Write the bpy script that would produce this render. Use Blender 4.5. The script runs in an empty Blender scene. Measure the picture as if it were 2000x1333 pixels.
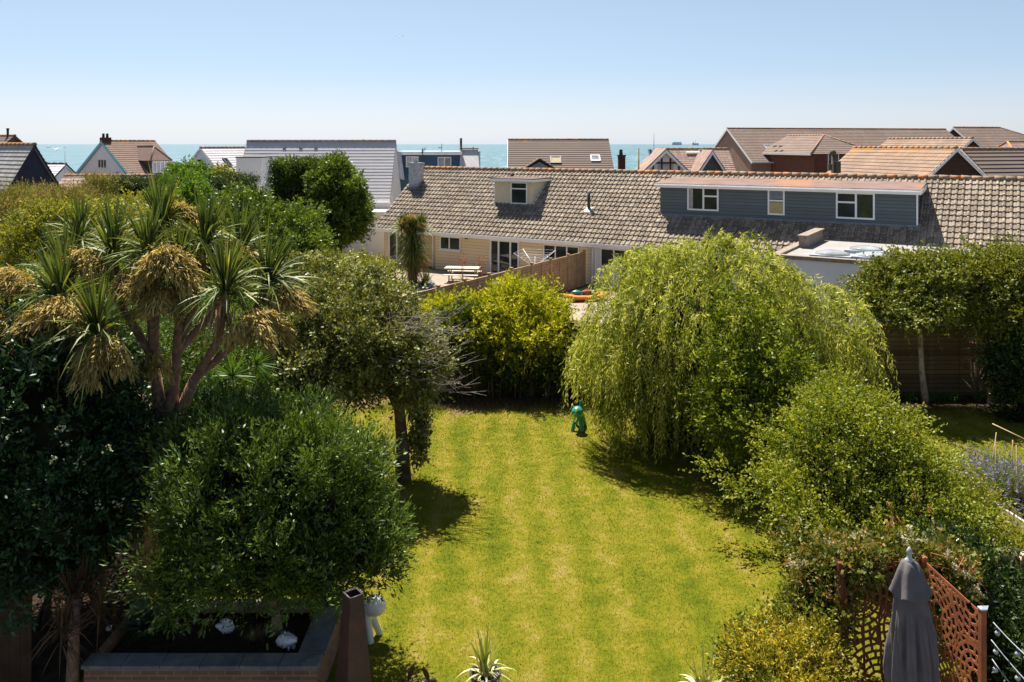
import bpy, math, random
import numpy as np
from mathutils import Vector, Matrix
random.seed(7); RNG = np.random.default_rng(7)
scene = bpy.context.scene
COL = scene.collection
F = 1600.0; HZ = 282.0; CX = 1000.0; CAMZ = 7.5
TH = math.radians(-31.9)
E = np.array([math.cos(TH), math.sin(TH), 0.0]); N_ = np.array([-math.sin(TH), math.cos(TH), 0.0])
ROT_A = TH; ROT_B = TH + math.pi / 2

def at(x, y, Y):                       # a direction and a distance -> a point of the place
    return np.array([(x - CX) / F * Y, Y, CAMZ - (y - HZ) / F * Y])
def on(x, y, z=0.0):                   # the point at height z in that direction
    Y = (CAMZ - z) * F / (y - HZ); return at(x, y, Y)
def G(a, b, z=0.0): return a * E + b * N_ + np.array([0, 0, z])
def fa(x, b):
    u = (x - CX) / F; Y = b / (N_[1] + N_[0] * u); return E[0] * u * Y + E[1] * Y
def fz(x, y, b):
    u = (x - CX) / F; Y = b / (N_[1] + N_[0] * u); return CAMZ - (y - HZ) / F * Y

# ------------------------------------------------------------------ objects
def link(o, parent=None):
    COL.objects.link(o)
    if parent is not None: o.parent = parent
    return o
def tag(o, label=None, cat=None, group=None, kind=None):
    if label: o['label'] = label
    if cat: o['category'] = cat
    if group: o['group'] = group
    if kind: o['kind'] = kind
    return o
def thing(name, label, cat, loc=(0, 0, 0), rot=0.0, group=None):
    o = bpy.data.objects.new(name, None); link(o)
    o.empty_display_size = 0.2
    o.location = tuple(float(v) for v in loc); o.rotation_euler = (0, 0, rot)
    return tag(o, label, cat, group)
def wloc(o):
    v = np.zeros(3)
    while o is not None:
        v = v + np.array(o.location[:]); o = o.parent
    return v

def np_mesh(name, verts, faces, mat, parent=None, world=True, attr=None, smooth=False, base=None, uv=None, midx=None):
    verts = np.asarray(verts, dtype=np.float64).reshape(-1, 3)
    off = np.zeros(3)
    if parent is not None and world: off = wloc(parent)
    if base is not None: off = np.asarray(base, float)
    verts = verts - off
    me = bpy.data.meshes.new(name)
    k = faces.shape[1]; nf = len(faces)
    me.vertices.add(len(verts)); me.vertices.foreach_set('co', verts.astype(np.float32).ravel())
    me.loops.add(nf * k); me.loops.foreach_set('vertex_index', faces.astype(np.int32).ravel())
    me.polygons.add(nf); me.polygons.foreach_set('loop_start', np.arange(0, nf * k, k, dtype=np.int32))
    try: me.polygons.foreach_set('loop_total', np.full(nf, k, dtype=np.int32))
    except Exception: pass
    if smooth: me.polygons.foreach_set('use_smooth', np.ones(nf, dtype=bool))
    for m in (mat if isinstance(mat, (list, tuple)) else [mat]): me.materials.append(m)
    if midx is not None: me.polygons.foreach_set('material_index', midx.astype(np.int32))
    me.update(calc_edges=True)
    if attr is not None:
        a = me.attributes.new('tint', 'FLOAT', 'POINT'); a.data.foreach_set('value', attr.astype(np.float32))
    if uv is not None:
        l = me.uv_layers.new(name='uv'); l.data.foreach_set('uv', uv[faces.ravel()].astype(np.float32).ravel())
    o = bpy.data.objects.new(name, me); link(o, parent)
    if base is not None: o.location = tuple(off)
    return o

class MB:
    def __init__(s): s.v = []; s.f = []; s.m = []; s.uv = []; s.sm = []
    def add(s, vs, fs, m=0, uvs=None, smooth=False):
        b = len(s.v); s.v += [tuple(map(float, v)) for v in vs]
        s.uv += (uvs if uvs is not None else [(v[0] + v[1], v[2]) for v in vs])
        for f in fs: s.f.append(tuple(b + i for i in f)); s.m.append(m); s.sm.append(smooth)
        return s
    def box(s, x0, x1, y0, y1, z0, z1, m=0):
        vs = [(x, y, z) for z in (z0, z1) for y in (y0, y1) for x in (x0, x1)]
        return s.add(vs, [(0, 2, 3, 1), (4, 5, 7, 6), (0, 1, 5, 4), (2, 6, 7, 3), (0, 4, 6, 2), (1, 3, 7, 5)], m)
    def obox(s, O, U, V, W, m=0):      # box from corner O along three vectors
        O, U, V, W = (np.asarray(q, float) for q in (O, U, V, W))
        vs = [O + i * U + j * V + k * W for k in (0, 1) for j in (0, 1) for i in (0, 1)]
        fs = [(0, 2, 3, 1), (4, 5, 7, 6), (0, 1, 5, 4), (2, 6, 7, 3), (0, 4, 6, 2), (1, 3, 7, 5)]
        if np.dot(np.cross(U, V), W) < 0: fs = [f[::-1] for f in fs]
        return s.add(vs, fs, m)
    def prism(s, poly, D, m=0):
        n = len(poly); P = [np.asarray(p, float) for p in poly]; D = np.asarray(D, float)
        return s.add(P + [p + D for p in P], [tuple(range(n))[::-1], tuple(range(n, 2 * n))] + [(i, (i + 1) % n, n + (i + 1) % n, n + i) for i in range(n)], m)
    def tube(s, pts, rad, sides=8, m=0, cap=True):
        P = [np.asarray(p, float) for p in pts]; n = len(P)
        if not hasattr(rad, '__len__'): rad = [rad] * n
        vs = []; up = np.array([0.13, 0.21, 1.0])
        for i in range(n):
            t = P[min(i + 1, n - 1)] - P[max(i - 1, 0)]; t = t / (np.linalg.norm(t) + 1e-9)
            a = np.cross(t, up)
            if np.linalg.norm(a) < 1e-3: a = np.cross(t, [1, 0, 0])
            a /= np.linalg.norm(a); b = np.cross(t, a)
            for k in range(sides):
                an = 2 * math.pi * k / sides; vs.append(P[i] + rad[i] * (math.cos(an) * a + math.sin(an) * b))
        fs = [(i * sides + k, i * sides + (k + 1) % sides, (i + 1) * sides + (k + 1) % sides, (i + 1) * sides + k) for i in range(n - 1) for k in range(sides)]
        s.add(vs, fs, m, smooth=True)
        if cap:
            b = len(s.v) - len(vs)
            s.f.append(tuple(b + k for k in range(sides))[::-1]); s.m.append(m); s.sm.append(False)
            s.f.append(tuple(b + (n - 1) * sides + k for k in range(sides))); s.m.append(m); s.sm.append(False)
        return s
    def lathe(s, C, prof, sides=24, m=0, fn=None):
        vs = []
        for (r, z) in prof:
            for k in range(sides):
                a = 2 * math.pi * k / sides; rr = r * (fn(a, z) if fn else 1)
                vs.append((C[0] + rr * math.cos(a), C[1] + rr * math.sin(a), C[2] + z))
        n = len(prof)
        fs = [(i * sides + k, i * sides + (k + 1) % sides, (i + 1) * sides + (k + 1) % sides, (i + 1) * sides + k) for i in range(n - 1) for k in range(sides)]
        return s.add(vs, fs, m, smooth=True)
    def ball(s, C, r, sides=16, rings=10, m=0, sc=(1, 1, 1)):
        vs = []; 
        for i in range(rings + 1):
            ph = math.pi * i / rings
            for k in range(sides):
                a = 2 * math.pi * k / sides
                vs.append((C[0] + sc[0] * r * math.sin(ph) * math.cos(a), C[1] + sc[1] * r * math.sin(ph) * math.sin(a), C[2] - sc[2] * r * math.cos(ph)))
        fs = [(i * sides + k, i * sides + (k + 1) % sides, (i + 1) * sides + (k + 1) % sides, (i + 1) * sides + k) for i in range(rings) for k in range(sides)]
        return s.add(vs, fs, m, smooth=True)
    def tiles(s, A, U, V, ulen, vlen, g, lip, rollw=0, rollh=0, m=0, trim=(0, 0), jit=.004, uo=0):
        # courses of tiles or boards: each overlaps the one below; trim = how far each end is cut in at the top
        A, U, V = (np.asarray(q, float) for q in (A, U, V)); Nn = np.cross(U, V)
        rows = max(1, int(math.ceil(vlen / g - 1e-6)))
        if rollw: 
            ph = np.array([0, .16, .34, .5, .62, .72, .84, .94]); nc = int(ulen / rollw) + 1
            us = np.concatenate([(i + ph) * rollw for i in range(nc)]); us = us[us < ulen]; us = np.append(us, ulen)
            p = (us / rollw) % 1.0
            hs = rollh * np.where(p > .5, np.sin((p - .5) * 2 * math.pi) ** .7, 0.12 * np.sin(p * 2 * math.pi))
            hs = np.nan_to_num(hs)
        else:
            us = np.array([0, ulen]) if ulen < 3 else np.linspace(0, ulen, int(ulen / 1.5) + 2); hs = np.zeros_like(us)
        K = len(us)
        for r in range(rows):
            v0 = r * g; v1 = min((r + 1) * g, vlen)
            def su(v):
                l = trim[0] * v / vlen; rr = trim[1] * v / vlen
                return l + us * (ulen - l - rr) / ulen
            j = np.array([random.uniform(-jit, jit) for _ in range(K)])
            ua, ub = su(v0), su(v1)
            L0 = [A + U * ua[i] + V * v0 + Nn * (-0.01) for i in range(K)]
            L1 = [A + U * ua[i] + V * (v0 + j[i]) + Nn * (lip + hs[i] + j[i] * .5) for i in range(K)]
            L2 = [A + U * ub[i] + V * v1 + Nn * (0.002 + hs[i]) for i in range(K)]
            uv = [(uo + ua[i], v0 + .02 * g) for i in range(K)] * 2 + [(uo + ub[i], v1 - .02 * g) for i in range(K)]
            fs = []
            for i in range(K - 1):
                fs.append((i, i + 1, K + i + 1, K + i)); fs.append((K + i, K + i + 1, 2 * K + i + 1, 2 * K + i))
            s.add(L0 + L1 + L2, fs, m, uvs=uv)
        return s
    def build(s, name, mat, parent=None, world=False, base=None, bevel=0):
        me = bpy.data.meshes.new(name); off = np.zeros(3)
        if parent is not None and world: off = wloc(parent)
        if base is not None: off = np.asarray(base, float)
        me.from_pydata([(v[0] - off[0], v[1] - off[1], v[2] - off[2]) for v in s.v], [], s.f)
        for mm in (mat if isinstance(mat, (list, tuple)) else [mat]): me.materials.append(mm)
        me.polygons.foreach_set('material_index', s.m); me.polygons.foreach_set('use_smooth', s.sm)
        l = me.uv_layers.new(name='uv'); li = np.zeros(len(me.loops), dtype=np.int32); me.loops.foreach_get('vertex_index', li)
        l.data.foreach_set('uv', np.array(s.uv, dtype=np.float32)[li].ravel())
        me.update(); o = bpy.data.objects.new(name, me); link(o, parent)
        if base is not None: o.location = tuple(off)
        if bevel:
            b = o.modifiers.new('bevel', 'BEVEL'); b.width = bevel; b.segments = 2; b.limit_method = 'ANGLE'
        return o

# ------------------------------------------------------------------ materials
class NT:
    def __init__(s, name):
        s.mat = bpy.data.materials.new(name); s.mat.use_nodes = True; s.t = s.mat.node_tree; s.t.nodes.clear()
        s.out = s.t.nodes.new('ShaderNodeOutputMaterial')
    def n(s, typ, ins=None, **kw):
        nd = s.t.nodes.new(typ)
        for k, v in kw.items(): setattr(nd, k, v)
        for k, v in (ins or {}).items():
            sk = nd.inputs[k]
            if isinstance(v, bpy.types.NodeSocket): s.t.links.new(v, sk)
            else:
                if isinstance(v, tuple) and len(v) == 3 and sk.type == 'RGBA': v = v + (1,)
                sk.default_value = v
        return nd
    def mix(s, fac, a, b, bt='MIX'):
        nd = s.n('ShaderNodeMix', data_type='RGBA', blend_type=bt)
        for i, v in ((0, fac), (6, a), (7, b)):
            if isinstance(v, bpy.types.NodeSocket): s.t.links.new(v, nd.inputs[i])
            else: nd.inputs[i].default_value = (v + (1,)) if isinstance(v, tuple) and len(v) == 3 else v
        return nd.outputs[2]
    def noise(s, scale, vec=None, detail=4, rough=.55):
        ins = {'Scale': scale, 'Detail': detail, 'Roughness': rough}
        if vec is not None: ins['Vector'] = vec
        return s.n('ShaderNodeTexNoise', ins).outputs[0]
    def ramp(s, fac, stops):
        nd = s.n('ShaderNodeValToRGB', {'Fac': fac}); cr = nd.color_ramp
        while len(cr.elements) < len(stops): cr.elements.new(.5)
        for el, (p, c) in zip(cr.elements, stops): el.position = p; el.color = c + (1,) if len(c) == 3 else c
        return nd.outputs[0]
    def math(s, op, a, b=0.0, c=0.0):
        nd = s.n('ShaderNodeMath', operation=op)
        for i, v in ((0, a), (1, b), (2, c)):
            if isinstance(v, bpy.types.NodeSocket): s.t.links.new(v, nd.inputs[i])
            else: nd.inputs[i].default_value = v
        return nd.outputs[0]
    def pos(s): return s.n('ShaderNodeNewGeometry').outputs['Position']
    def uv(s): return s.n('ShaderNodeTexCoord').outputs['UV']
    def obj(s): return s.n('ShaderNodeTexCoord').outputs['Object']
    def bump(s, h, st=.3, dist=.02): return s.n('ShaderNodeBump', {'Height': h, 'Strength': st, 'Distance': dist}).outputs[0]
    def bsdf(s, col, rough=.7, spec=.3, bump=None, metal=0.0):
        ins = {'Base Color': col, 'Roughness': rough, 'Specular IOR Level': spec, 'Metallic': metal}
        if bump is not None: ins['Normal'] = bump
        return s.n('ShaderNodeBsdfPrincipled', ins).outputs[0]
    def done(s, sh): s.t.links.new(sh, s.out.inputs[0]); return s.mat

def simple(name, col, var=.2, scale=3.0, rough=.7, spec=.3, bumps=.15, metal=0.0, dirt=None):
    t = NT(name); o = t.obj()
    n1 = t.noise(scale, o, 5); lo = tuple(c * (1 - var) for c in col); hi = tuple(min(1, c * (1 + var)) for c in col)
    c = t.ramp(n1, [(.3, lo), (.7, hi)])
    if dirt:
        n2 = t.noise(scale * .35, o, 6, .7); c = t.mix(t.ramp(n2, [(.5, (0, 0, 0)), (.68, (1, 1, 1))]), c, dirt)
    return t.done(t.bsdf(c, rough, spec, t.bump(t.noise(scale * 12, o, 3), bumps, .01), metal))

def leafmat(name, c1, c2, trans=.35, rough=.42, spec=.5, c3=None):
    t = NT(name); a = t.n('ShaderNodeAttribute', attribute_name='tint').outputs['Fac']
    st = [(0, c1), (1, c2)] if c3 is None else [(0, c1), (.82, c2), (1, c3)]
    c = t.ramp(a, st)
    p = t.bsdf(c, rough + .08, spec * .6)
    tc = t.mix(1.0, c, (1.25, 1.15, .5), 'MULTIPLY')
    tr = t.n('ShaderNodeBsdfTranslucent', {'Color': tc}).outputs[0]
    m = t.n('ShaderNodeMixShader', {0: trans * .78}); t.t.links.new(p, m.inputs[1]); t.t.links.new(tr, m.inputs[2])
    return t.done(m.outputs[0])

def tilemat(name, base, dark, light, tw=.3, th=.34, lichen=None, lich_amt=.6, var=.5, rough=.85, spots=None, high=None, hj=0):
    t = NT(name); uv = t.uv()
    sx = t.n('ShaderNodeSeparateXYZ', {0: uv}); 
    fx = t.math('FLOOR', t.math('DIVIDE', sx.outputs[0], tw)); fy = t.math('FLOOR', t.math('DIVIDE', sx.outputs[1], th))
    w = t.n('ShaderNodeCombineXYZ', {0: fx, 1: fy}).outputs[0]
    wn = t.n('ShaderNodeTexWhiteNoise', {'Vector': w}, noise_dimensions='3D').outputs[0]
    c = t.ramp(wn, [(0, dark), (.5, base), (1, light)])
    c = t.mix(var, base, c)
    big = t.noise(.5, t.obj(), 5, .6); c = t.mix(t.ramp(big, [(.35, (0, 0, 0)), (.7, (.55, .55, .55))]), c, dark)
    if spots:
        sp = t.noise(9, t.obj(), 4, .7); c = t.mix(t.ramp(sp, [(.56, (0, 0, 0)), (.66, (1, 1, 1))]), c, spots)
    if lichen:
        l = t.noise(1.6, t.obj(), 7, .75)
        if high is not None:    # lichen grows along the ridge
            g = t.n('ShaderNodeMapRange', {0: sx.outputs[1], 1: high[0], 2: high[1], 3: 0.0, 4: .32}).outputs[0]
            l = t.math('ADD', l, g)
        c = t.mix(t.ramp(l, [(lich_amt, (0, 0, 0)), (lich_amt + .12, (.9, .9, .9))]), c, lichen)
    if hj: c = t.mix(t.math('LESS_THAN', t.math('FRACT', t.math('DIVIDE', sx.outputs[1], th)), hj), c, tuple(q * .4 for q in dark))  # dark line at each board groove, its crease shade put into the colour
    # vertical joints
    fr = t.math('FRACT', t.math('DIVIDE', sx.outputs[0], tw)); j = t.math('LESS_THAN', fr, min(.05, .02 / tw))
    c = t.mix(j, c, tuple(q * .35 for q in dark))
    return t.done(t.bsdf(c, rough, .25, t.bump(t.noise(40, t.obj(), 4), .3, .01)))

def brickmat(name, c1, c2, mortar, scale=1.0, rough=.9):
    t = NT(name); uv = t.uv()
    b = t.n('ShaderNodeTexBrick', {'Vector': uv, 'Color1': c1, 'Color2': c2, 'Mortar': mortar, 'Scale': scale, 'Mortar Size': .012, 'Brick Width': .225, 'Row Height': .075, 'Bias': 0.0, 'Mortar Smooth': .2})
    b.offset = .5
    c = t.mix(t.ramp(t.noise(2.5, t.obj(), 5), [(.4, (0, 0, 0)), (.75, (.5, .5, .5))]), b.outputs[0], tuple(q * .5 for q in c1))
    return t.done(t.bsdf(c, rough, .2, t.bump(b.outputs[1], -.3, .01)))

def glassmat(name, tint=(.015, .02, .022)):
    t = NT(name); c = t.ramp(t.noise(1.2, t.obj(), 3), [(.3, tint), (.7, tuple(q * 2.2 for q in tint))])
    return t.done(t.bsdf(c, .04, .6))

M = {}
M['white'] = simple('white_paint', (.84, .84, .84), .05, 2, .5, .4, .05)
M['upvc'] = simple('white_window_frame', (.82, .83, .84), .03, 3, .35, .5, .02)
M['glass'] = glassmat('window_glass')
M['glass_pale'] = glassmat('window_glass_pale', (.20, .215, .22))
M['blind'] = simple('yellow_blind', (.42, .34, .17), .15, 8, .8)
M['curtain'] = simple('curtain_cloth', (.36, .35, .34), .3, 9, .9)
M['cream'] = tilemat('cream_cladding', (.80, .64, .41), (.72, .57, .36), (.84, .68, .45), 60., .18, var=.4, rough=.65, hj=.09)
M['cream2'] = simple('cream_dormer_panel', (.62, .55, .40), .08, 2.5, .65, .3, .1, dirt=(.48, .42, .31))
M['slateblue'] = tilemat('blue_grey_cladding', (.125, .152, .162), (.10, .125, .135), (.145, .175, .185), 60., .16, var=.6, rough=.6, hj=.12)
M['lilacwhite'] = simple('white_render', (.76, .74, .80), .05, 1.0, .8, .2, .1)
M['render'] = simple('pale_render', (.72, .76, .83), .05, 1.0, .85, .2, .1)
M['offwhite'] = simple('off_white_render', (.72, .70, .68), .05, .8, .85, .2, .1)
M['lead'] = simple('lead_flashing', (.16, .19, .23), .25, 6, .6, .4, .2)
M['black'] = simple('black_metal', (.02, .021, .024), .3, 6, .45, .5, .05)
M['darkmetal'] = simple('dark_grey_metal', (.05, .052, .06), .3, 6, .45, .5, .05)
M['galv'] = simple('galvanised_metal', (.40, .42, .45), .25, 7, .5, .5, .2, dirt=(.24, .25, .26))
M['navy'] = simple('navy_cladding', (.03, .075, .145), .15, 1.4, .55, .4, .1)
M['darkslate'] = simple('dark_navy_slate', (.028, .033, .058), .25, 3, .6, .3, .2)
M['blueboard'] = simple('blue_bargeboard', (.20, .58, .70), .08, 3, .5, .4, .05)
M['felt'] = simple('brown_roof_felt', (.20, .135, .115), .2, 1.2, .9, .2, .3, dirt=(.34, .15, .065))
M['felt_plain'] = simple('dark_brown_felt', (.13, .095, .08), .2, 1.5, .9, .2, .3)
M['felt_grey'] = simple('grey_roof_felt', (.30, .28, .27), .15, .8, .9, .2, .3, dirt=(.30, .28, .26))
M['stonecap'] = simple('weathered_stone_cap', (.27, .22, .18), .25, 6, .9, .2, .4)
M['tile_main'] = tilemat('weathered_pantile', (.255, .200, .145), (.13, .10, .075), (.37, .30, .225), .27, .37, (.58, .47, .36), .64, .75, spots=(.54, .47, .39))
M['ridge'] = tilemat('lichened_ridge_tile', (.30, .22, .15), (.18, .13, .09), (.38, .29, .2), .33, 9., (.60, .20, .035), .50, .6)
M['slate_pale'] = tilemat('pale_grey_slate', (.50, .475, .485), (.42, .40, .41), (.57, .54, .55), 60., .27, (.5, .44, .34), .75, .5, .6)
M['slate_white'] = tilemat('bleached_slate', (.52, .49, .50), (.42, .4, .42), (.6, .58, .58), .4, .3, None, .7, .5, .55)
M['slate_old'] = tilemat('old_silver_slate', (.44, .41, .37), (.32, .30, .28), (.54, .50, .45), .5, .26, (.42, .34, .2), .66, .7, .6)
M['tile_brown'] = tilemat('brown_roof_tile', (.20, .13, .105), (.15, .10, .08), (.25, .165, .13), .3, .3, (.5, .17, .03), .70, .4, high=(6.9, 8.4))
M['tile_dark'] = tilemat('dark_brown_roof_tile', (.165, .125, .105), (.13, .095, .08), (.20, .15, .125), 60., .3, (.55, .2, .03), .74, .45, high=(5.0, 6.0))
M['tile_pink'] = tilemat('pinkish_clay_tile', (.34, .235, .195), (.22, .15, .13), (.42, .31, .26), .28, .28, (.5, .2, .06), .70, .6)
M['tile_orange'] = tilemat('lichened_brown_tile', (.30, .20, .14), (.2, .13, .10), (.38, .26, .18), .3, .34, (.42, .20, .06), .74, .4, high=(2.6, 4.9))
M['tile_grey'] = tilemat('grey_brown_tile', (.22, .16, .13), (.16, .115, .095), (.28, .2, .165), .3, .34, (.60, .24, .03), .70, .4, high=(5.6, 7.6))
M['brick_red'] = brickmat('red_brick', (.20, .055, .03), (.13, .035, .022), (.22, .14, .1))
M['brick_pink'] = brickmat('pinkish_brick', (.40, .22, .16), (.33, .17, .12), (.4, .3, .24))
M['brick_dark'] = brickmat('dark_brown_brick', (.075, .032, .022), (.05, .022, .018), (.10, .07, .055))
M['brick_garden'] = brickmat('garden_brick', (.32, .15, .075), (.22, .10, .055), (.28, .22, .16))
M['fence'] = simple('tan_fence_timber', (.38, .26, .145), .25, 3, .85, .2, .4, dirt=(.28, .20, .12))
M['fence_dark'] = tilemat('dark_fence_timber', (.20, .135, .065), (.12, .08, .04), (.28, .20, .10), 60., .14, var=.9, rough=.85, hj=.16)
M['wall_dark'] = simple('dark_stained_timber', (.075, .04, .022), .35, 3, .85, .2, .4)
M['pole_old'] = simple('mossy_old_timber', (.085, .085, .06), .3, 5, .9, .2, .4)
M['oldwood'] = simple('weathered_timber', (.36, .28, .21), .3, 6, .85, .2, .4)
M['palewood'] = simple('bleached_timber', (.62, .54, .45), .15, 6, .8, .2, .3)
M['cane'] = simple('bamboo_cane', (.50, .34, .18), .2, 8, .6, .3, .2)
M['bark'] = simple('grey_brown_bark', (.115, .078, .058), .45, 9, .9, .15, 1.0, dirt=(.24, .19, .15))
M['bark_dry'] = simple('dry_bare_twig', (.30, .25, .22), .25, 12, .8, .2, .3)
M['bark_palm'] = simple('fissured_palm_bark', (.30, .185, .125), .4, 12, .9, .15, 1.0, dirt=(.16, .09, .06))
M['bark_birch'] = simple('pale_birch_bark', (.46, .36, .27), .3, 10, .8, .2, .5, dirt=(.12, .09, .07))
M['soil'] = simple('dark_soil', (.045, .028, .018), .5, 9, .95, .1, 1.0)
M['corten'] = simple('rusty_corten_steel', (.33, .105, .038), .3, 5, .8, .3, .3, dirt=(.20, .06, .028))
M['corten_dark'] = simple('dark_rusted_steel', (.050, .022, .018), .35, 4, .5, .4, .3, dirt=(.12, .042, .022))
M['corten_shade'] = simple('shade_toned_rusted_steel', (.15, .05, .024), .35, 4, .8, .3, .3)  # rust colour darkened to stand for the vine's shade on it
M['coping'] = simple('grey_coping_slab', (.17, .165, .16), .25, 4, .85, .2, .4, dirt=(.30, .27, .2))
M['shell'] = simple('white_shell', (.80, .76, .72), .1, 12, .5, .4, .3)
M['dogwhite'] = simple('cream_glossy_plastic', (.72, .68, .60), .04, 2, .35, .5, .03)
M['doggreen'] = simple('teal_green_plastic', (.025, .27, .17), .06, 2, .35, .5, .03)
M['canvas'] = simple('grey_parasol_canvas', (.135, .12, .125), .15, 6, .9, .15, .4)
M['orange'] = simple('orange_kayak_plastic', (.80, .20, .02), .08, 3, .4, .5, .05)
M['pot'] = simple('dark_glazed_pot', (.035, .04, .05), .2, 4, .35, .5, .05)
M['birdwhite'] = simple('gull_white', (.5, .5, .52), .1, 5, .7)
M['hull'] = simple('haze_pale_hull', (.62, .74, .80), .1, .01, .7)  # pale grey-blue puts distance haze into the ships' colour
# ================================================================== the setting
def lawnmat(name, blade=False):
    t = NT(name); p = t.pos(); s = t.n('ShaderNodeSeparateXYZ', {0: p})
    wob = t.noise(.45, p, 3)
    x = t.math('ADD', t.math('ADD', s.outputs[0], t.math('MULTIPLY', s.outputs[1], .035)), t.math('MULTIPLY', wob, .7))
    stripe = t.math('SINE', t.math('MULTIPLY', x, 2 * math.pi / .80))
    big = t.noise(.55, p, 5, .62); mid = t.noise(3.0, p, 8, .70); fine = t.noise(16, p, 4, .7)
    f = t.math('ADD', t.math('MULTIPLY', stripe, .055), t.math('ADD', t.math('MULTIPLY', big, .42), t.math('ADD', t.math('MULTIPLY', mid, .60), t.math('MULTIPLY', fine, .45))))
    f = t.math('SUBTRACT', f, .25)
    c = t.ramp(f, [(.25, (.062, .086, .003)), (.41, (.120, .134, .005)), (.54, (.192, .170, .012)), (.67, (.285, .215, .058))])
    # worn earth by the back border and in the left corner
    bare = t.math('ADD', t.noise(.8, p, 5, .65), t.n('ShaderNodeMapRange', {0: s.outputs[1], 1: 21.0, 2: 24.6, 3: -.2, 4: .22}).outputs[0])
    c = t.mix(t.ramp(bare, [(.52, (0, 0, 0)), (.66, (.8, .8, .8))]), c, (.24, .155, .075))
    if blade:
        a = t.n('ShaderNodeAttribute', attribute_name='tint').outputs['Fac']
        c = t.mix(t.ramp(a, [(0, (.35, .35, .35)), (1, (0, 0, 0))]), c, (.05, .085, .003))
        c = t.mix(t.math('MULTIPLY', t.math('GREATER_THAN', a, .8), .6), c, (.30, .25, .07))
        b = t.bsdf(c, .7, .1); tr = t.n('ShaderNodeBsdfTranslucent', {'Color': c}).outputs[0]
        m = t.n('ShaderNodeMixShader', {0: .35}); t.t.links.new(b, m.inputs[1]); t.t.links.new(tr, m.inputs[2])
        return t.done(m.outputs[0])
    return t.done(t.bsdf(c, .95, .1, t.bump(t.noise(45, p, 4, .8), .8, .03)))

def earthmat(name):
    t = NT(name); p = t.pos()
    c = t.ramp(t.noise(.25, p, 6, .7), [(.35, (.06, .045, .03)), (.5, (.11, .085, .05)), (.6, (.07, .08, .02)), (.75, (.15, .12, .08))])
    return t.done(t.bsdf(c, .95, .1, t.bump(t.noise(6, p, 6, .8), .6, .1)))
def patiomat(name):
    t = NT(name); p = t.pos()
    c = t.ramp(t.noise(1.3, p, 5, .7), [(.3, (.26, .20, .15)), (.7, (.36, .30, .24))])
    return t.done(t.bsdf(c, .9, .15, t.bump(t.noise(30, p, 4, .8), .4, .02)))
def gravelmat(name):
    t = NT(name); p = t.pos(); v = t.n('ShaderNodeTexVoronoi', {'Vector': p, 'Scale': 38.0})
    c = t.ramp(v.outputs['Color'], [(.1, (.18, .15, .12)), (.9, (.42, .36, .29))])
    return t.done(t.bsdf(c, .9, .2, t.bump(v.outputs['Distance'], -.9, .03)))
def seamat(name):
    t = NT(name); p = t.pos()
    mp = t.n('ShaderNodeMapping', {'Vector': p, 'Scale': (.35, 1.0, 1.0)}).outputs[0]
    w1 = t.noise(.22, mp, 6, .62); w2 = t.noise(1.1, mp, 5, .7); far = t.noise(.004, p, 4)
    c = t.ramp(far, [(.3, (.035, .115, .135)), (.7, (.05, .15, .165))])
    cm = t.n('ShaderNodeMapping', {'Vector': p, 'Scale': (.16, .012, 1.0)}).outputs[0]; cr_ = t.noise(1.0, cm, 6, .75); c = t.mix(t.ramp(cr_, [(.50, (0, 0, 0)), (.66, (.75, .75, .75))]), c, (.20, .31, .33))  # pale streaks: whitecaps plus sunlit wave glints, mixed into the base colour
    h = t.math('ADD', t.math('MULTIPLY', w1, 1.0), t.math('MULTIPLY', w2, .35))
    return t.done(t.bsdf(c, .32, .5, t.bump(h, .55, 1.0)))

def sheet(name, poly, z, mat, kind='structure'):
    mb = MB(); mb.add([(x, y, z) for x, y in poly], [tuple(range(len(poly)))])
    return tag(mb.build(name, mat), kind=kind)

# ground: level behind the shore, then the beach drops below the sea
gb = MB(); xs = np.linspace(-400, 400, 41); ys = [-30, 0, 30, 60, 90, 118, 126, 135, 150]; zs = [-.004] * 6 + [-.6, -2.8, -6]
gv = [(x, y, z) for y, z in zip(ys, zs) for x in xs]
gf = [(j * 41 + i, j * 41 + i + 1, (j + 1) * 41 + i + 1, (j + 1) * 41 + i) for j in range(len(ys) - 1) for i in range(40)]
tag(gb.add(gv, gf).build('ground', earthmat('dry_earth')), kind='structure')
S = 60000
sheet('sea', [(-S, 125), (S, 125), (S, S), (-S, S)], -3.2, seamat('turquoise_sea'))
LAWN = [(-7.5, 9.0), (13.5, 9.0), (16.5, 24.5), (-7.5, 24.5)]
sheet('lawn', LAWN, .004, lawnmat('dry_striped_lawn'))
pa = [G(-36, 31)[:2], G(-19.7, 31)[:2], G(-19.7, 39.1)[:2], G(-36, 39.1)[:2]]
sheet('patio', pa, .006, patiomat('sandy_paving'))
pc = [G(-19.5, 31)[:2], G(-6, 31)[:2], G(-6, 39.1)[:2], G(-19.5, 39.1)[:2]]
sheet('yard', pc, .006, patiomat('yard_paving'))
sheet('gravel_path', [(-4.9, 12.45), (-2.85, 12.45), (-2.9, 13.1), (-4.9, 13.2)], .010, gravelmat('pale_gravel'))
sheet('garden_bed', [(5.2, 22.6), (16.4, 23.4), (16.4, 24.45), (5.2, 24.45)], .009, M['soil'])
sheet('border_soil', [(-3.4, 23.35), (0, 23.2), (3.2, 23.4), (5.1, 23.3), (5.1, 24.45), (-3.4, 24.45)], .009, M['soil'])
sheet('terrace', [(-8, 7.5), (8, 7.5), (8, 8.96), (-8, 8.96)], .012, M['coping'])
for i, q in enumerate([[(-16, 9), (-6.0, 9), (-6.2, 24.4), (-16, 24.4)]]):
    sheet('shrubbery_soil', q, .012, M['soil'])

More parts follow.
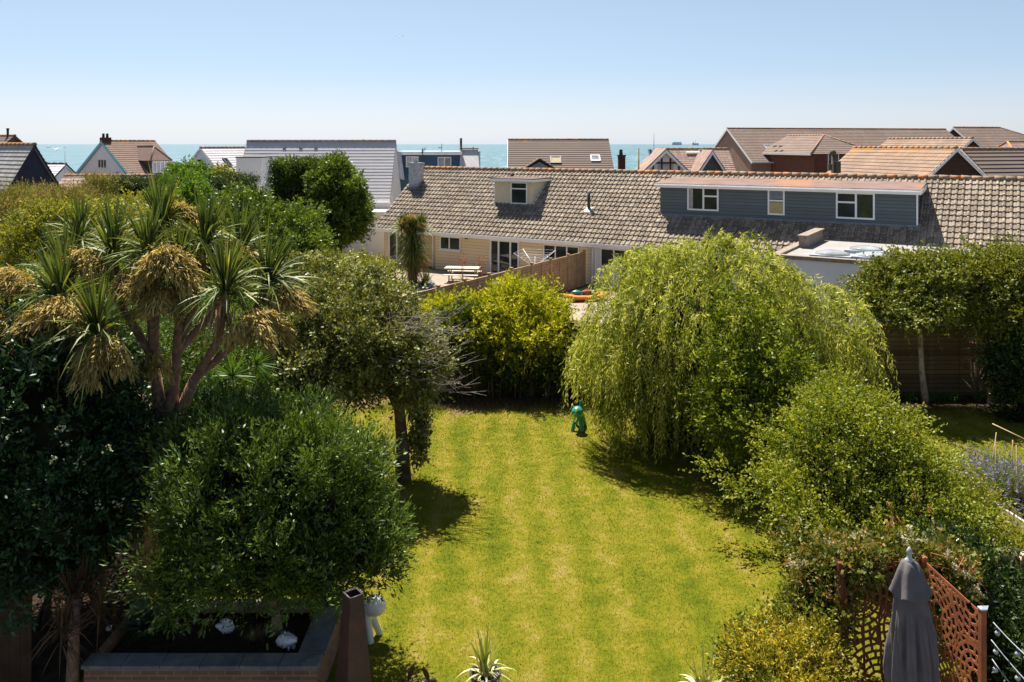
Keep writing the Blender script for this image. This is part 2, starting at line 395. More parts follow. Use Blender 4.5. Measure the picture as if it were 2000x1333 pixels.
# ================================================================== windows, houses
def window(parent, O, U, V, Nn, w, h, vb=(), hb=(), f=.065, name='window', glass='glass', frame='upvc', hbr=None, proud=.05, sill=False):
    O, U, V, Nn = (np.asarray(q, float) for q in (O, U, V, Nn))
    mb = MB(); b = lambda u0, u1, v0, v1, d0=-.02, d1=proud: mb.obox(O + U * u0 + V * v0 + Nn * d0, U * (u1 - u0), V * (v1 - v0), Nn * (d1 - d0))
    b(0, w, 0, f); b(0, w, h - f, h); b(0, f, f, h - f); b(w - f, w, f, h - f)
    for x in vb: b(x * w - f * .55, x * w + f * .55, f, h - f, d1=proud * .9)
    for k in hb:                       # (height fraction, from, to)
        y, a, c = k; b(max(f, a * w + .56 * f * (a > 0)), min(w - f, c * w - .56 * f * (c < 1)), y * h - f * .5, y * h + f * .5, d1=proud * .86)
    if sill: b(-.05, w + .05, -.05, -.002, d1=proud + .06)
    fr = mb.build(name, M[frame], parent)
    pn = MB(); pn.obox(O + U * f * .6 + V * f * .6 + Nn * -.005, U * (w - 1.2 * f), V * (h - 1.2 * f), Nn * .02)
    pn.build('pane', M[glass] if isinstance(glass, str) else glass, fr)
    return fr

X_, Y_, Z_ = np.eye(3)
class House:
    """gabled house, ridge along local x; the near gable stands at x = 0"""
    def __init__(s, name, label, cat, apex, rot, L, W, he, zr, wall, tile, oh=.35, g=.34, lip=.03, wallclad=False, trimc='white', group=None, hip0=0, hip1=0, ridge='ridge', oe=.12):
        yl = np.array([-math.sin(rot), math.cos(rot), 0]); org = np.array([apex[0], apex[1], 0.]) - yl * W / 2
        s.r = thing(name, label, cat, org, rot, group); s.L, s.W, s.he, s.zr = L, W, he, zr
        al = math.atan2(zr - he, W / 2); s.c, s.s = math.cos(al), math.sin(al); s.tan = math.tan(al)
        zt = zr - .13
        wb = MB(); h0 = hip0; h1 = hip1
        wb.box(0, L, 0, W, 0, he - .14)
        if not h0: wb.prism([(0, 0.02, he - .14), (0, W - .02, he - .14), (0, W / 2, zt)], (.2, 0, 0))
        if not h1: wb.prism([(L - .2, 0.02, he - .14), (L - .2, W - .02, he - .14), (L - .2, W / 2, zt)], (.2, 0, 0))
        s.wall = wb.build('wall', M[wall], s.r)
        # uv for bricks comes from the object position: fine for both faces
        s.V1 = np.array([0, s.c, s.s]); s.V2 = np.array([0, -s.c, s.s]); s.vl = (W / 2 + oh) / s.c
        rb = MB(); A1 = np.array([-oe, -oh, he - oh * s.tan]); A2 = np.array([L + oe, W + oh, he - oh * s.tan]); s.A1 = A1
        ul = L + 2 * oe; t1, t2 = (h0 and h0, h1 and h1)
        rb.tiles(A1, X_, s.V1, ul, s.vl, g, lip, trim=(t1, t2)); rb.tiles(A2, -X_, s.V2, ul, s.vl, g, lip, trim=(t2, t1))
        n1 = np.cross(X_, s.V1); n2 = np.cross(-X_, s.V2)
        rb.prism([A1 - n1 * .02, A1 + X_ * ul - n1 * .02, A1 + X_ * (ul - t2) + s.V1 * s.vl - n1 * .02, A1 + X_ * t1 + s.V1 * s.vl - n1 * .02], -n1 * .1)
        rb.prism([A2 - n2 * .02, A2 - X_ * ul - n2 * .02, A2 - X_ * (ul - t1) + s.V2 * s.vl - n2 * .02, A2 - X_ * t2 + s.V2 * s.vl - n2 * .02], -n2 * .1)
        wl = W + 2 * oh
        for hip, xx, d, sg in ((h0, -oe, -1, 1), (h1, L + oe, 1, -1)):
            if hip:
                rise = zr - (he - oh * s.tan); ln = math.hypot(hip, rise); V = np.array([-d * hip, 0, rise]) / ln
                A = np.array([xx, W + oh, he - oh * s.tan]) if d < 0 else np.array([xx, -oh, he - oh * s.tan])
                rb.tiles(A, Y_ * (1 if d > 0 else -1), V, wl, ln, g, lip, trim=(wl / 2, wl / 2))
        s.roof = rb.build('roof', M[tile], s.r)
        kb = MB(); x0, x1 = -oe + t1, L + oe - t2; n = max(1, int((x1 - x0) / .45)); st = (x1 - x0) / n
        for i in range(n): kb.tube([(x0 + i * st, W / 2, zr - .02), (x0 + (i + .97) * st, W / 2, zr - .02)], [.125, .115], 8)
        for hip, xx in ((h0, -oe), (h1, L + oe)):
            if hip:
                xr = x0 if xx < 0 else x1
                for yy in (-oh, W + oh): kb.tube([(xx, yy, he - oh * s.tan + .05), (xr, W / 2, zr)], .09, 8)
        kb.build('ridge_tiles', M[ridge], s.roof)
        z0 = he - oh * s.tan; bw_ = .34 if trimc == 'blueboard' else .22
        for xx, has in ((-oe, not h0), (L + oe - .03, not h1)):
            if has:
                for ye in (-oh, W + oh):
                    tb = MB(); tb.prism([(xx, ye, z0 - bw_), (xx, W / 2, zr - bw_), (xx, W / 2, zr - .02), (xx, ye, z0 - .01)], (.03 if xx > 0 else -.03, 0, 0))
                    tb.build('bargeboard', M[trimc], s.r)
        gt = MB()
        for yy in (-oh - .09, W + oh + .0): gt.box(-oe, L + oe, yy, yy + .09, z0 - .12, z0 + .0)
        gt.build('gutter', M['white' if trimc != 'blueboard' else 'white'], s.r)
    def slope(s, x, v): return s.A1 + X_ * (x + .12) + s.V1 * v     # a point on the front slope
    def rooflight(s, x, v, w, h, glass='glass', frame='galv'):
        window(s.r, s.slope(x, v) + np.cross(X_, s.V1) * .06, X_, s.V1, np.cross(X_, s.V1), w, h, f=.09, name='roof_window', glass=glass, frame=frame, proud=.06)
    def gwin(s, y, z, w, h, **k):      # window in the near gable; y measured from the local -y side
        window(s.r, (0, y + w, z), -Y_, Z_, -X_, w, h, **k)
    def fwin(s, x, z, w, h, **k): window(s.r, (x, 0, z), X_, Z_, -Y_, w, h, **k)
    def pipe(s, x, y, z0, z1, r, mat='black', name='flue_pipe'):
        mb = MB(); mb.tube([(x, y, z0), (x, y, z1)], r, 10); mb.tube([(x, y, z1), (x, y, z1 + .1)], r * 1.35, 10); return mb.build(name, M[mat], s.r)

def apex(x, Y): return ((x - CX) / F * Y, Y)
def zz(y, Y): return CAMZ - (y - HZ) / F * Y

# ---- the long bungalow
A0 = -34.9; B0 = 39.25
R = thing('bungalow', 'long low bungalow with brown pantile roof, cream cladding and two dormers', 'bungalow', G(A0, B0), ROT_A)
def la(x, b=B0): return fa(x, b) - A0
zs_, be, br, zr_ = 2.3, 38.8 - B0, 43.6 - B0, 5.9
al = math.atan2(zr_ - zs_, br - be); tanr = math.tan(al); V1 = np.array([0, math.cos(al), math.sin(al)]); NS = np.cross(X_, V1)
RL = 44.0; xE = la(729, 38.8)
vl = (br - be) / math.cos(al)
def rz(y): return zs_ + (y - be) * tanr
rb = MB(); rb.tiles((xE, be, zs_), X_, V1, RL, vl, .37, .05, .27, .05, jit=.010)
nn = NS
rb.prism([np.array([xE, be, zs_]) - nn * .02, np.array([xE + RL, be, zs_]) - nn * .02, np.array([xE + RL, br, zr_]) - nn * .02, np.array([xE, br, zr_]) - nn * .02], -nn * .12)
V2 = np.array([0, -math.cos(al), math.sin(al)]); n2 = np.cross(-X_, V2)
rb.tiles((xE + RL, 2 * br - be, zs_), -X_, V2, RL, vl, .36, .038)
rb.prism([np.array([xE, 2 * br - be, zs_]) - n2 * .02, np.array([xE + RL, 2 * br - be, zs_]) - n2 * .02, np.array([xE + RL, br, zr_]) - n2 * .02, np.array([xE, br, zr_]) - n2 * .02], -n2 * .12)
roof = rb.build('roof', M['tile_main'], R)
kb = MB(); k = 0; x = xE - .03
while x < xE + RL: kb.tube([(x, br, zr_ + .0 + random.uniform(-.01, .01)), (x + .44, br, zr_ + random.uniform(-.01, .01))], [.15, .135], 10); x += .45
kb.build('ridge_tiles', M['ridge'], roof)
# walls: cream section, darker recessed end, white neighbour section
xc0, xp, xc1, xw1 = la(737), la(848), la(1153), la(1153) + 26
wb = MB(); wb.box(xc0, xp, .7, 8.0, 0, 2.75); wb.box(xp, xc1, .06, 8.0, 0, 2.4)
g1 = [(xc0, .7, 2.4), (xc0, 8.0, 2.4), (xc0, br, zr_ - .18)]; wb.prism(g1, (.2, 0, 0))
wb.tiles((xp, .05, 0), X_, Z_, xc1 - xp - .02, 2.3, .18, .012, jit=0)
wb.tiles((xc0, .69, 0), X_, Z_, xp - xc0, 2.6, .18, .012, jit=0)
wb.build('wall', M['cream'], R)
wb = MB(); wb.box(xc1 + .003, xw1, .0, 8.0, 0, 2.4); wb.prism([(xw1 - .2, .0, 2.4), (xw1 - .2, 8.0, 2.4), (xw1 - .2, br, zr_ - .18)], (.2, 0, 0))
w2 = wb.build('rendered_wall', M['lilacwhite'], R); tag(w2, 'white painted wall of the right-hand part')
gt = MB(); gt.box(xE, xE + RL, be - .10, be - .0, zs_ - .10, zs_ - .0); gt.box(xE, xE + RL, be, be + .025, zs_ - .22, zs_ - .0); gt.box(xp, xE + RL, be + .025, .0, zs_ - .22, zs_ - .19)
gt.prism([(xE, be, zs_ - .24), (xE, br, zr_ - .24), (xE, br, zr_ - .02), (xE, be, zs_ - .02)], (-.03, 0, 0))
gt.build('gutter', M['white'], R)
for xx in (la(846), la(1157), la(1163)):
    p = MB(); p.tube([(xx, be - .05, zs_ - .08), (xx, -.02, zs_ - .35), (xx, -.06, .05)], .04, 8); p.build('downpipe', M['white'], R)
def bw(x0, x1, y0, y1, b=B0, **k):
    a0, a1 = la(x0, b), la(x1, b); z1 = fz(x0, y0, b); z0 = fz(x1, y1, b)
    return window(R, (a0, b - B0 - (0 if 'yo' not in k else 0), z0), X_, Z_, -Y_, a1 - a0, z1 - z0, **{q: v for q, v in k.items() if q != 'yo'})
yf = B0 + .045
def bwa(a0, a1, z0, z1, y, **k): return window(R, (a0, y, z0), X_, Z_, -Y_, a1 - a0, z1 - z0, **k)
bwa(la(859), la(899), 1.22, 2.02, .04, vb=(.46,), glass='glass', sill=True)
d = bwa(la(957), la(1014), .08, 2.05, .04, vb=(.3, .7), f=.09, name='french_doors', proud=.07, glass='glass')
bwa(la(1061), la(1131), 1.1, 2.0, .04, vb=(.34, .66), sill=True)
bwa(la(760, B0 + .7), la(792, B0 + .7), .15, 2.2, .69, vb=(.5,), f=.10, name='french_window')
bwa(la(1173), la(1252), 1.05, 2.02, .0, vb=(.34, .66), sill=True)
bwa(la(1300), la(1380), 1.05, 2.02, .0, vb=(.34, .66), sill=True)
lb = MB(); lb.box(la(911) - .06, la(911) + .06, -.08, .04, 1.95, 2.1); lb.build('wall_lamp', M['darkmetal'], R)

# cream dormer
yd = 41.0 - B0; a0, a1 = la(967, 41.0), la(1040, 41.0); zb = rz(yd); zt = 5.42
db = MB(); yk = lambda z: be + (z - zs_) / tanr
db.prism([(a0, yd, zb - .1), (a0, yk(zt), zt), (a0, yd, zt)], (a1 - a0, 0, 0))
for sx_, wd in ((0, (a1 - a0) * .43), (1, 0)):
    pass
dm = db.build('dormer', M['cream2'], R)
db = MB(); o = .18; db.prism([(a0 - o, yd - .28, zt), (a0 - o, yk(zt) + .25, zt + .03), (a0 - o, yk(zt) + .25, zt + .10), (a0 - o, yd - .28, zt + .07)], (a1 - a0 + 2 * o, 0, 0))
db.box(a0 - .25, a0 + .0, br - .9, br - .15, 5.62, 5.66)
db.build('dormer_roof', M['felt_plain'], dm)
db = MB(); db.box(a0 - o - .02, a1 + o + .02, yd - .30, yd - .281, zt - .12, zt + .03); db.prism([(a1 + o + .002, yd - .28, zt - .12), (a1 + o + .002, yk(zt - .1), zt - .12), (a1 + o + .002, yk(zt) + .1, zt + .025), (a1 + o + .002, yd - .28, zt + .02)], (.02, 0, 0))
db.box(a0 - .04, a0, yd - .03, yd + .05, zb, zt - .12)
db.obox((a1 + .01, yd - .03, zb - .02), (.06, 0, 0), np.array([0, yk(zt - .14) - yd, zt - .14 - zb]), (0, -.05 * 0, .06)); db.build('dormer_trim', M['white'], dm)
db = MB(); db.box(a0 - .05, a1 + .1, yd - .06, yd - .003, zb - .03, zb + .05); db.build('flashing', M['lead'], dm)
window(R, (la(998, 41.0), yd, fz(1000, 398, 41.0)), X_, Z_, -Y_, la(1030, 41.0) - la(998, 41.0), fz(1000, 356, 41.0) - fz(1000, 398, 41.0), hb=((.70, 0, 1),), name='dormer_window')

# long blue-grey dormer
yb = 40.8 - B0; a0, a1 = la(1290, 40.8), la(1790, 40.8); zb = rz(yb); zt = 5.36
db = MB(); db.prism([(a0, yb, zb - .15), (a0, yk(zt), zt), (a0, yb, zt)], (a1 - a0, 0, 0))
db.tiles((a0, yb - .002, zb), X_, Z_, a1 - a0, zt - zb - .02, .16, .028, jit=0)
dm = db.build('dormer', M['slateblue'], R); tag(dm, 'long blue-grey clad dormer with three white windows')
db = MB(); zk = 5.62
db.prism([(a0 - .2, yb - .3, zt + .02), (a0 - .2, yk(zk) - .02, zk), (a0 - .2, yk(zk) + .02, zk + .08), (a0 - .2, yb - .3, zt + .10)], (a1 - a0 + .4, 0, 0))
db.build('dormer_roof', M['felt'], dm)
db = MB(); db.box(a0 - .2, a1 + .22, yb - .335, yb - .305, zt - .12, zt + .07, 0); db.box(a0 - .2, a1 + .22, yb - .305, yb - .018, zt - .12, zt - .09); db.box(a0 - .2, a1 + .25, yb - .42, yb - .338, zt - .05, zt + .02)
db.box(a1 - .0, a1 + .07, yb - .06, yb - .018, zb, zt - .125)
db.prism([(a1 + .202, yb - .3, zt - .12), (a1 + .202, yk(zk) - .4, zt), (a1 + .202, yk(zk), zk + .0), (a1 + .202, yb - .3, zt + .08)], (.02, 0, 0))
db.build('fascia', M['white'], dm)
db = MB(); db.box(a0 - .05, a1 + .1, yb - .10, yb - .02, zb - .05, zb + .06); db.build('flashing', M['lead'], dm)
for (x0, x1, y0, y1, vb, hb, gl) in ((1343, 1404, 365, 413, (.52,), ((.62, .52, 1),), 'glass'), (1500, 1533, 370, 421, (), ((.56, 0, 1),), 'glass'), (1633, 1709, 375, 430, (.52,), ((.62, 0, .52),), 'glass')):
    p0, p1 = la(x0, 40.8), la(x1, 40.8); z1 = fz(x0, y0, 40.8); z0 = fz(x1, y1, 40.8)
    window(R, (p0, yb - .02, z0), X_, Z_, -Y_, p1 - p0, z1 - z0, vb=vb, hb=hb, name='dormer_window', glass=gl, f=.08)
    q = MB(); q.box(p0, p1, yb - .035, yb - .02, z1 + .003, zt - .125); q.build('head_panel', M['white'], dm)
    if x0 == 1500:
        q = MB(); q.box(p0 + .09, p1 - .09, yb - .055, yb - .042, z0 + .09, z0 + .5 * (z1 - z0)); tag(q.build('window_blind', M['blind'], R), 'yellow blind')
        q = MB(); q.box(p0 + .09, p1 - .09, yb - .055, yb - .042, z0 + .62 * (z1 - z0), z1 - .1); tag(q.build('window_blind', M['lead'], R), 'blue-grey blind')
    elif x0 == 1343:
        q = MB(); q.box(p0 + .09, p0 + .3, yb - .055, yb - .042, z0 + .09, z1 - .09); q.build('window_curtain', M['curtain'], R)
# vent pipe, chimney
xx = la(1150, 40.9); p = MB(); yv = 40.9 - B0; p.tube([(xx, yv, rz(yv)), (xx, yv, rz(yv) + .95)], .085, 10); p.build('vent_pipe', M['black'], R)
p = MB(); p.obox((xx - .22, yv - .25, rz(yv - .25) + .05), (.44, 0, 0), V1 * .4, NS * .03); p.build('flashing', M['galv'], R)
yc = 42.2 - B0; xx = la(812, 42.2); c = MB(); c.box(xx - .35, xx + .38, yc - .3, yc + .35, rz(yc) - .3, zz(322, 53.5)); c.box(xx - .4, xx + .43, yc - .35, yc + .4, zz(322, 53.5) + .002, zz(318, 53.5))
ch = c.build('chimney', M['galv'], R); c = MB(); c.lathe((xx + .01, yc, zz(318, 53.5)), [(.16, 0), (.14, .25), (.17, .26), (.17, .3), (.1, .3)], 12); c.build('chimney_pot', M['galv'], ch)
c = MB(); c.box(xx - .38, xx + .41, yc - .48, yc - .303, rz(yc - .3) - .02, rz(yc - .3) + .12); c.build('flashing', M['lead'], ch)

# flat-roofed extension
X0 = la(1506, 32.8); X1 = X0 + 6.2; X2 = X0 + 18.0; y0 = 32.8 - B0; y1 = 36.6 - B0
eb = MB(); eb.box(X0, X1, y0, -.02, 0, 3.02); eb.box(X1, X2, y1, -.02, 0, 2.98); ex = eb.build('extension', M['render'], R); tag(ex, 'pale rendered flat-roofed extension')
eb = MB(); eb.box(X0 + .3, X1 - .0, y0 + .3, .5, 3.022, 3.07); eb.box(X1 + .003, X2, y1 - .12, .45, 2.984, 3.05); eb.build('flat_roof', M['felt_grey'], ex)
eb = MB(); eb.box(X0 - .06, X1 + .06, y0 - .06, y0 + .25, 3.023, 3.17); eb.box(X0 - .05, X0 + .29, y0 + .253, .2, 3.0, 3.17); eb.build('parapet', M['stonecap'], ex)
eb = MB(); eb.box(X0 + .292, X0 + .62, y0 + 3.4, .35, 3.072, 3.55); eb.box(X0 + .25, X0 + .68, y0 + 3.3, .38, 3.552, 3.62); eb.build('raised_wall_cap', M['stonecap'], ex)
for dx, dy in ((2.1, 1.0), (3.0, 3.2), (3.6, 1.3)):
    eb = MB(); cx, cy = X0 + dx, y0 + dy; eb.box(cx - .75, cx + .75, cy - .55, cy + .55, 3.072, 3.20)
    sk = eb.build('rooflight', M['galv'], ex); eb = MB(); eb.ball((cx, cy, 3.19), .68, 20, 10, sc=(1, .75, .26)); eb.build('dome', M['glass_pale'], sk)
xa = X0 + 1.0
def exwin(px0, px1, py0, py1, b, **k):
    p0, p1 = la(px0, b), la(px1, b); return window(R, (p0, b - B0, fz(px1, py1, b)), X_, Z_, -Y_, p1 - p0, fz(px0, py0, b) - fz(px1, py1, b), **k)
exwin(1618, 1664, 571, 640, 32.8, vb=(.5,), f=.09)
q = MB(); p0 = la(1531, 32.8); q.box(p0 - .17, p0 + .17, y0 - .22, y0 + .01, 2.45, 2.62); q.build('wall_lamp', M['darkmetal'], R)

# ---- timber fence between the two gardens, running up to the bungalow
FA = -19.75
def panel_fence(name, label, P0, P1, h, mat, posts, group=None, board=.14, horizontal=True, capm=None, postup=.1, side=1):
    P0 = np.array([P0[0], P0[1], 0.]); P1 = np.array([P1[0], P1[1], 0.]); d = P1 - P0; Ln = np.linalg.norm(d); rt = math.atan2(d[1], d[0])
    r = thing(name, label, 'fence', P0, rt, group); n = posts; st = Ln / n
    for i in range(n):
        b = MB(); x0, x1 = i * st + .06, (i + 1) * st - .06
        hh = h + random.uniform(-.015, .015)
        z = .03; b.box(x0, x1, -.02, .02, -.02, .05)
        while z < hh - .04:
            zt_ = min(z + board, hh); tl = .022
            b.obox((x0, -.012 + tl, z), (x1 - x0, 0, 0), (0, .02, 0), (0, -tl * 2, zt_ - z + .035)); z = zt_
        b.box(x0, x1, -.04, .04, hh + .001, hh + .03)
        for xv in (x0, (x0 + x1) / 2 - .02, x1 - .04): b.box(xv, xv + .04, -.045, -.027, .05, hh)
        b.build('panel', mat, r)
    for i in range(n + 1):
        b = MB(); b.box(i * st - .055, i * st + .055, -.06, .06, 0, h + postup); b.box(i * st - .075, i * st + .075, -.08, .08, h + postup + .001, h + postup + .035); b.build('post', mat, r)
    return r
panel_fence('timber_fence', 'tan panel fence running up to the cream bungalow wall', G(FA, 22.5), G(FA, 39.0), 1.75, M['fence'], 9)
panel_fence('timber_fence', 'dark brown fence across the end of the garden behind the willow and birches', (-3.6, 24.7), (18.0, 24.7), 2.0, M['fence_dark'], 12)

# ================================================================== houses towards the sea
H = House
h = H('slate_house', 'house at the left edge with old slate roof and dark navy slate gable', 'house', apex(66, 46), ROT_A + math.pi, 9, 4.6, 3.6, 7.5, 'darkslate', 'slate_old', trimc='darkslate', g=.26)
h = H('brown_roof_house', 'far brown-roofed house with a thin flue, behind the dark slate gable at the left edge', 'house', apex(28, 72), ROT_A + math.pi, 9, 7, 5.2, zz(265, 72), 'brick_red', 'tile_brown', trimc='darkmetal')
h.pipe(.9, 3.6, 8.0, zz(253, 72), .1)

h = H('gabled_house', 'white gabled house with turquoise bargeboards and brown roof', 'house', apex(200, 80), ROT_B, 5.6, 12.4, 3.35, 7.85, 'white', 'tile_brown', trimc='blueboard', oh=.2)
h.gwin(6.2 - .75, zz(329, 80), 1.45, .88, vb=(.34, .66), sill=True)
c = MB(); c.box(-.1, .75, 5.9, 6.5, 7.4, 8.15); c = c.build('chimney', M['brick_dark'], h.r)
for k in (.1, .5):
    q = MB(); q.lathe((k, 6.2, 8.15), [(.13, 0), (.11, .35), (.14, .36), (.09, .4)], 10); q.build('chimney_pot', M['brick_dark'], c)
# its hipped dormer on the right slope
def hip_dormer(hs, x, w, yfr, ztop, zpeak, wall, tile, nb=3):
    q = MB(); q.box(x, x + w, yfr, yfr + (ztop - (hs.he + yfr * hs.tan)) / hs.tan + .2, hs.he + yfr * hs.tan - .15, ztop); dmr = q.build('dormer', M[wall], hs.r)
    q = MB(); o = .2; dep = (zpeak - ztop) / hs.tan + (ztop - (hs.he + yfr * hs.tan)) / hs.tan
    a = (x - o, yfr - o, ztop); b = (x + w + o, yfr - o, ztop); p = (x + w / 2, yfr + w / 2, zpeak); e = (x + w / 2, yfr + dep + .3, zpeak); yl = yfr + (ztop - (hs.he + yfr * hs.tan)) / hs.tan
    l = (x - o, yl + .2, ztop); r_ = (x + w + o, yl + .2, ztop)
    q.add([a, b, p, e, l, r_], [(0, 1, 2), (1, 5, 3, 2), (4, 0, 2, 3), (0, 4, 5, 1)]); q.tube([a, p], .07, 6); q.tube([b, p], .07, 6); q.tube([p, e], .07, 6)
    q.build('dormer_roof', M[tile], dmr)
    window(hs.r, (x + .12, yfr, hs.he + yfr * hs.tan + .12), X_, Z_, -Y_, w - .24, ztop - (hs.he + yfr * hs.tan) - .2, vb=tuple((i + 1) / nb for i in range(nb - 1)), name='dormer_window', glass='glass_pale')
hip_dormer(h, 2.2, 2.0, 1.7, 5.9, 7.3, 'darkmetal', 'felt', 4)

h = H('gabled_house', 'pale blue gabled house with white slate roof, left of the big pale roof', 'house', apex(393, 74), ROT_B, 8, 9.0, 3.6, 7.2, 'render', 'slate_white', oh=.15)
h.gwin(4.5 - .55 + .2, zz(330, 74), 1.0, .9)
h.rooflight(1.2, 3.2, .5, 1.1, frame='darkmetal'); h.pipe(5.2, 4.0, 6.5, zz(280, 76), .14)
hip_dormer(h, 4.6, 1.6, 1.5, 5.7, 6.0, 'navy', 'slate_white', 2)

# big pale slate house, faced square on
ax = apex(483, 60); Lw = (773 - 483) / F * 60
h = H('slate_house', 'large house with a broad pale slate roof behind the tall clipped tree', 'house', ax, 0, Lw, 5.6, 3.9, 7.74, 'offwhite', 'slate_pale', oh=.25, g=.27, lip=.02, ridge='stonecap', oe=.02)
q = MB(); q.box(.25, 2.0, -.35, 2.4, 0, 6.55); q.box(.2, 2.05, -.4, 2.5, 6.552, 6.63, 1); q.build('side_bay', [M['offwhite'], M['darkmetal']], h.r)
q = MB()
for xx in (2.6, 3.8, 4.9): q.obox(h.slope(xx, h.vl - .7) + np.array([0, 0, .02]), X_ * .25, h.V1 * .05, np.array([0, -.03, .03]))
q.build('roof_vent', M['darkmetal'], h.r)
q = MB(); q.box(-.1, Lw + .3, -2.6, -.4, 0, 2.9); q.box(-.2, Lw + .4, -2.7, .2, 2.91, 3.0, 1); q.build('lean_to', [M['offwhite'], M['white']], h.r)

# navy flat dormer house
Yn = 76; r = thing('flat_roofed_house', 'navy clad flat-roofed house by the sea with white fascia and satellite dish', 'house', ((780 - CX) / F * Yn, Yn, 0)); s_ = Yn / F
wx = lambda x: (x - 780) * s_
q = MB(); q.box(0, wx(899), 0, 4, 0, zz(303, Yn)); q.tiles((0, -.002, 4), X_, Z_, wx(899), zz(303, Yn) - 4.02, .2, .012, jit=0); q.build('wall', M['navy'], r)
q = MB(); q.box(-.2, wx(902), -.3, 4.2, zz(303, Yn) + .002, zz(296, Yn)); q.build('flat_roof', M['white'], r)
window(r, (wx(793), -.02, zz(327, Yn)), X_, Z_, -Y_, 1.15, 1.0, glass='glass_pale', vb=(.5,))
window(r, (wx(855), -.02, zz(345, Yn)), X_, Z_, -Y_, 1.25, 1.8, glass='glass_pale', vb=(.5,))
q = MB(); q.prism([(wx(899), -1.4, zz(338, Yn - 1)), (wx(938), -1.4, zz(338, Yn - 1)), (wx(933), .6, zz(293, Yn)), (wx(897) + .05, .6, zz(293, Yn))], (0, .2, -.05)); q.box(wx(899) + .01, wx(935), .65, 4, 0, zz(296, Yn)); q.build('side_roof', M['slate_white'], r)
q = MB(); q.box(wx(897), wx(934), .45, .8, zz(293, Yn) + .04, zz(291, Yn) + .06); q.build('ridge_tiles', M['ridge'], r)
q = MB(); q.prism([(wx(768), -1.5, zz(345, Yn)), (wx(794), -1.5, zz(350, Yn)), (wx(784), -.32, zz(297, Yn)), (wx(774), -.32, zz(295, Yn))], (0, .2, -.05)); q.build('side_roof', M['slate_white'], r)
q = MB(); q.tube([(wx(900), .3, zz(293, Yn)), (wx(900), .3, zz(270, Yn))], .11, 8); q.build('flue_pipe', M['black'], r)
q = MB(); q.tube([(wx(923), 1.2, zz(293, Yn)), (wx(923), 1.2, zz(287, Yn))], .05, 6); q.build('vent_pipe', M['darkmetal'], r)
q = MB(); q.tube([(wx(861), 1.0, zz(296, Yn)), (wx(861), 1.0, zz(281, Yn))], .03, 6); q.lathe((wx(858), .9, zz(290, Yn)), [(0.01, -.02), (.2, .02), (.3, .09)], 14)
q.build('satellite_dish', M['darkmetal'], r)
q = MB(); q.tube([(wx(826), -.4, zz(335, Yn)), (wx(826), -.4, zz(290, Yn))], .035, 6); q.tube([(wx(824), -.4, zz(297, Yn)), (wx(833), -.4, zz(290, Yn))], .03, 6)
for k in range(4): q.tube([(wx(825 + 2 * k), -.4, zz(296 - 1.6 * k, Yn) - .2), (wx(825 + 2 * k), -.4, zz(296 - 1.6 * k, Yn) + .2)], .02, 4)
q.build('aerial', M['darkmetal'], r)

# dark brown tiled house in the middle
Ym = 66; Lm = (1186 - 995) / F * Ym
h = H('brown_roof_house', 'dark brown tiled house against the sea with two roof windows, behind the cream dormer', 'house', apex(995, Ym), 0, Lm, 9.0, 4.9, zz(273, Ym), 'white', 'tile_dark', oh=.3, g=.3, lip=.035)
def vs(hs, z): return (z - hs.A1[2]) / hs.s
h.rooflight((1073 - 995) / F * Ym - .05, vs(h, zz(321, 62.5)), .85, .95, glass='blind', frame='darkmetal')
h.rooflight((1154 - 995) / F * Ym - .25, vs(h, zz(316, 64)), .75, .8, glass='glass_pale', frame='white')
q = MB(); xg = (1058 - 995) / F * 60 - .1; q.prism([(xg - 1.15, -.4, 5.55), (xg + 1.15, -.4, 5.55), (xg, -.4, zz(316, 61.5))], (0, 3, 0)); dm = q.build('gable_dormer', M['lead'], h.r)
q = MB(); zp = zz(312, 61.2)
for sg in (-1, 1): q.prism([(xg + sg * 1.6, -.7, 5.35), (xg, -.7, zp), (xg, -.7, zp + .12), (xg + sg * 1.7, -.7, 5.40)], (0, 3.4, 0))
q.build('dormer_roof', M['felt_plain'], dm)

def pole(name, label, cat, x, y0, y1, Y, r, mat, extra=None):
    b = np.array([(x - CX) / F * Y, Y, 0.]); q = MB(); z1 = zz(y1, Y); q.tube([(0, 0, 0), (0, 0, z1)], [r, r * .8], 8)
    if extra: extra(q, z1)
    o = q.build(name, M[mat]); o.location = tuple(b); return tag(o, label, cat)
c = thing('brick_chimney', 'dark brick chimney with tall pot, right of the dark brown roof on the shore', 'chimney', ((1214 - CX) / F * 68, 68, 0))
q = MB(); q.box(-.28, .28, -.28, .28, 0, zz(306, 68)); q.box(-.33, .33, -.33, .33, zz(306, 68) + .002, zz(303, 68)); q.build('stack', M['brick_dark'], c)
q = MB(); q.lathe((-.05, 0, zz(303, 68)), [(.16, 0), (.13, .35), (.16, .37), (.1, .45)], 12); q.build('pot', M['brick_dark'], c)
def ex1(q, z): q.box(-.6, .6, -.05, .05, z - .35, z - .25)
pole('telegraph_pole', 'slim wooden pole standing before the pinkish roof with timbered gables', 'pole', 1247, 325, 290, 58, .09, 'oldwood')
def ex2(q, z): q.box(.12, .42, -.2, .2, z - 1.3, z - .55); q.box(-.32, -.12, -.15, .15, z - 1.1, z - .7); q.ball((0, 0, z), .2, 10, 8)
pole('telegraph_pole', 'thick weathered pole with dark boxes near its top, in front of the brick block', 'pole', 1627, 345, 299, 52, .14, 'pole_old', ex2)
def ex3(q, z):
    q.tube([(0, 0, z), (.25, 0, z - .2)], .03, 5)
pole('lamp_mast', 'thin bare mast standing out over the sea', 'mast', 1277, 290, 260, 110, .07, 'galv')
pole('aerial_mast', 'thin white mast before the sea at the left', 'mast', 127, 340, 288, 60, .03, 'galv')

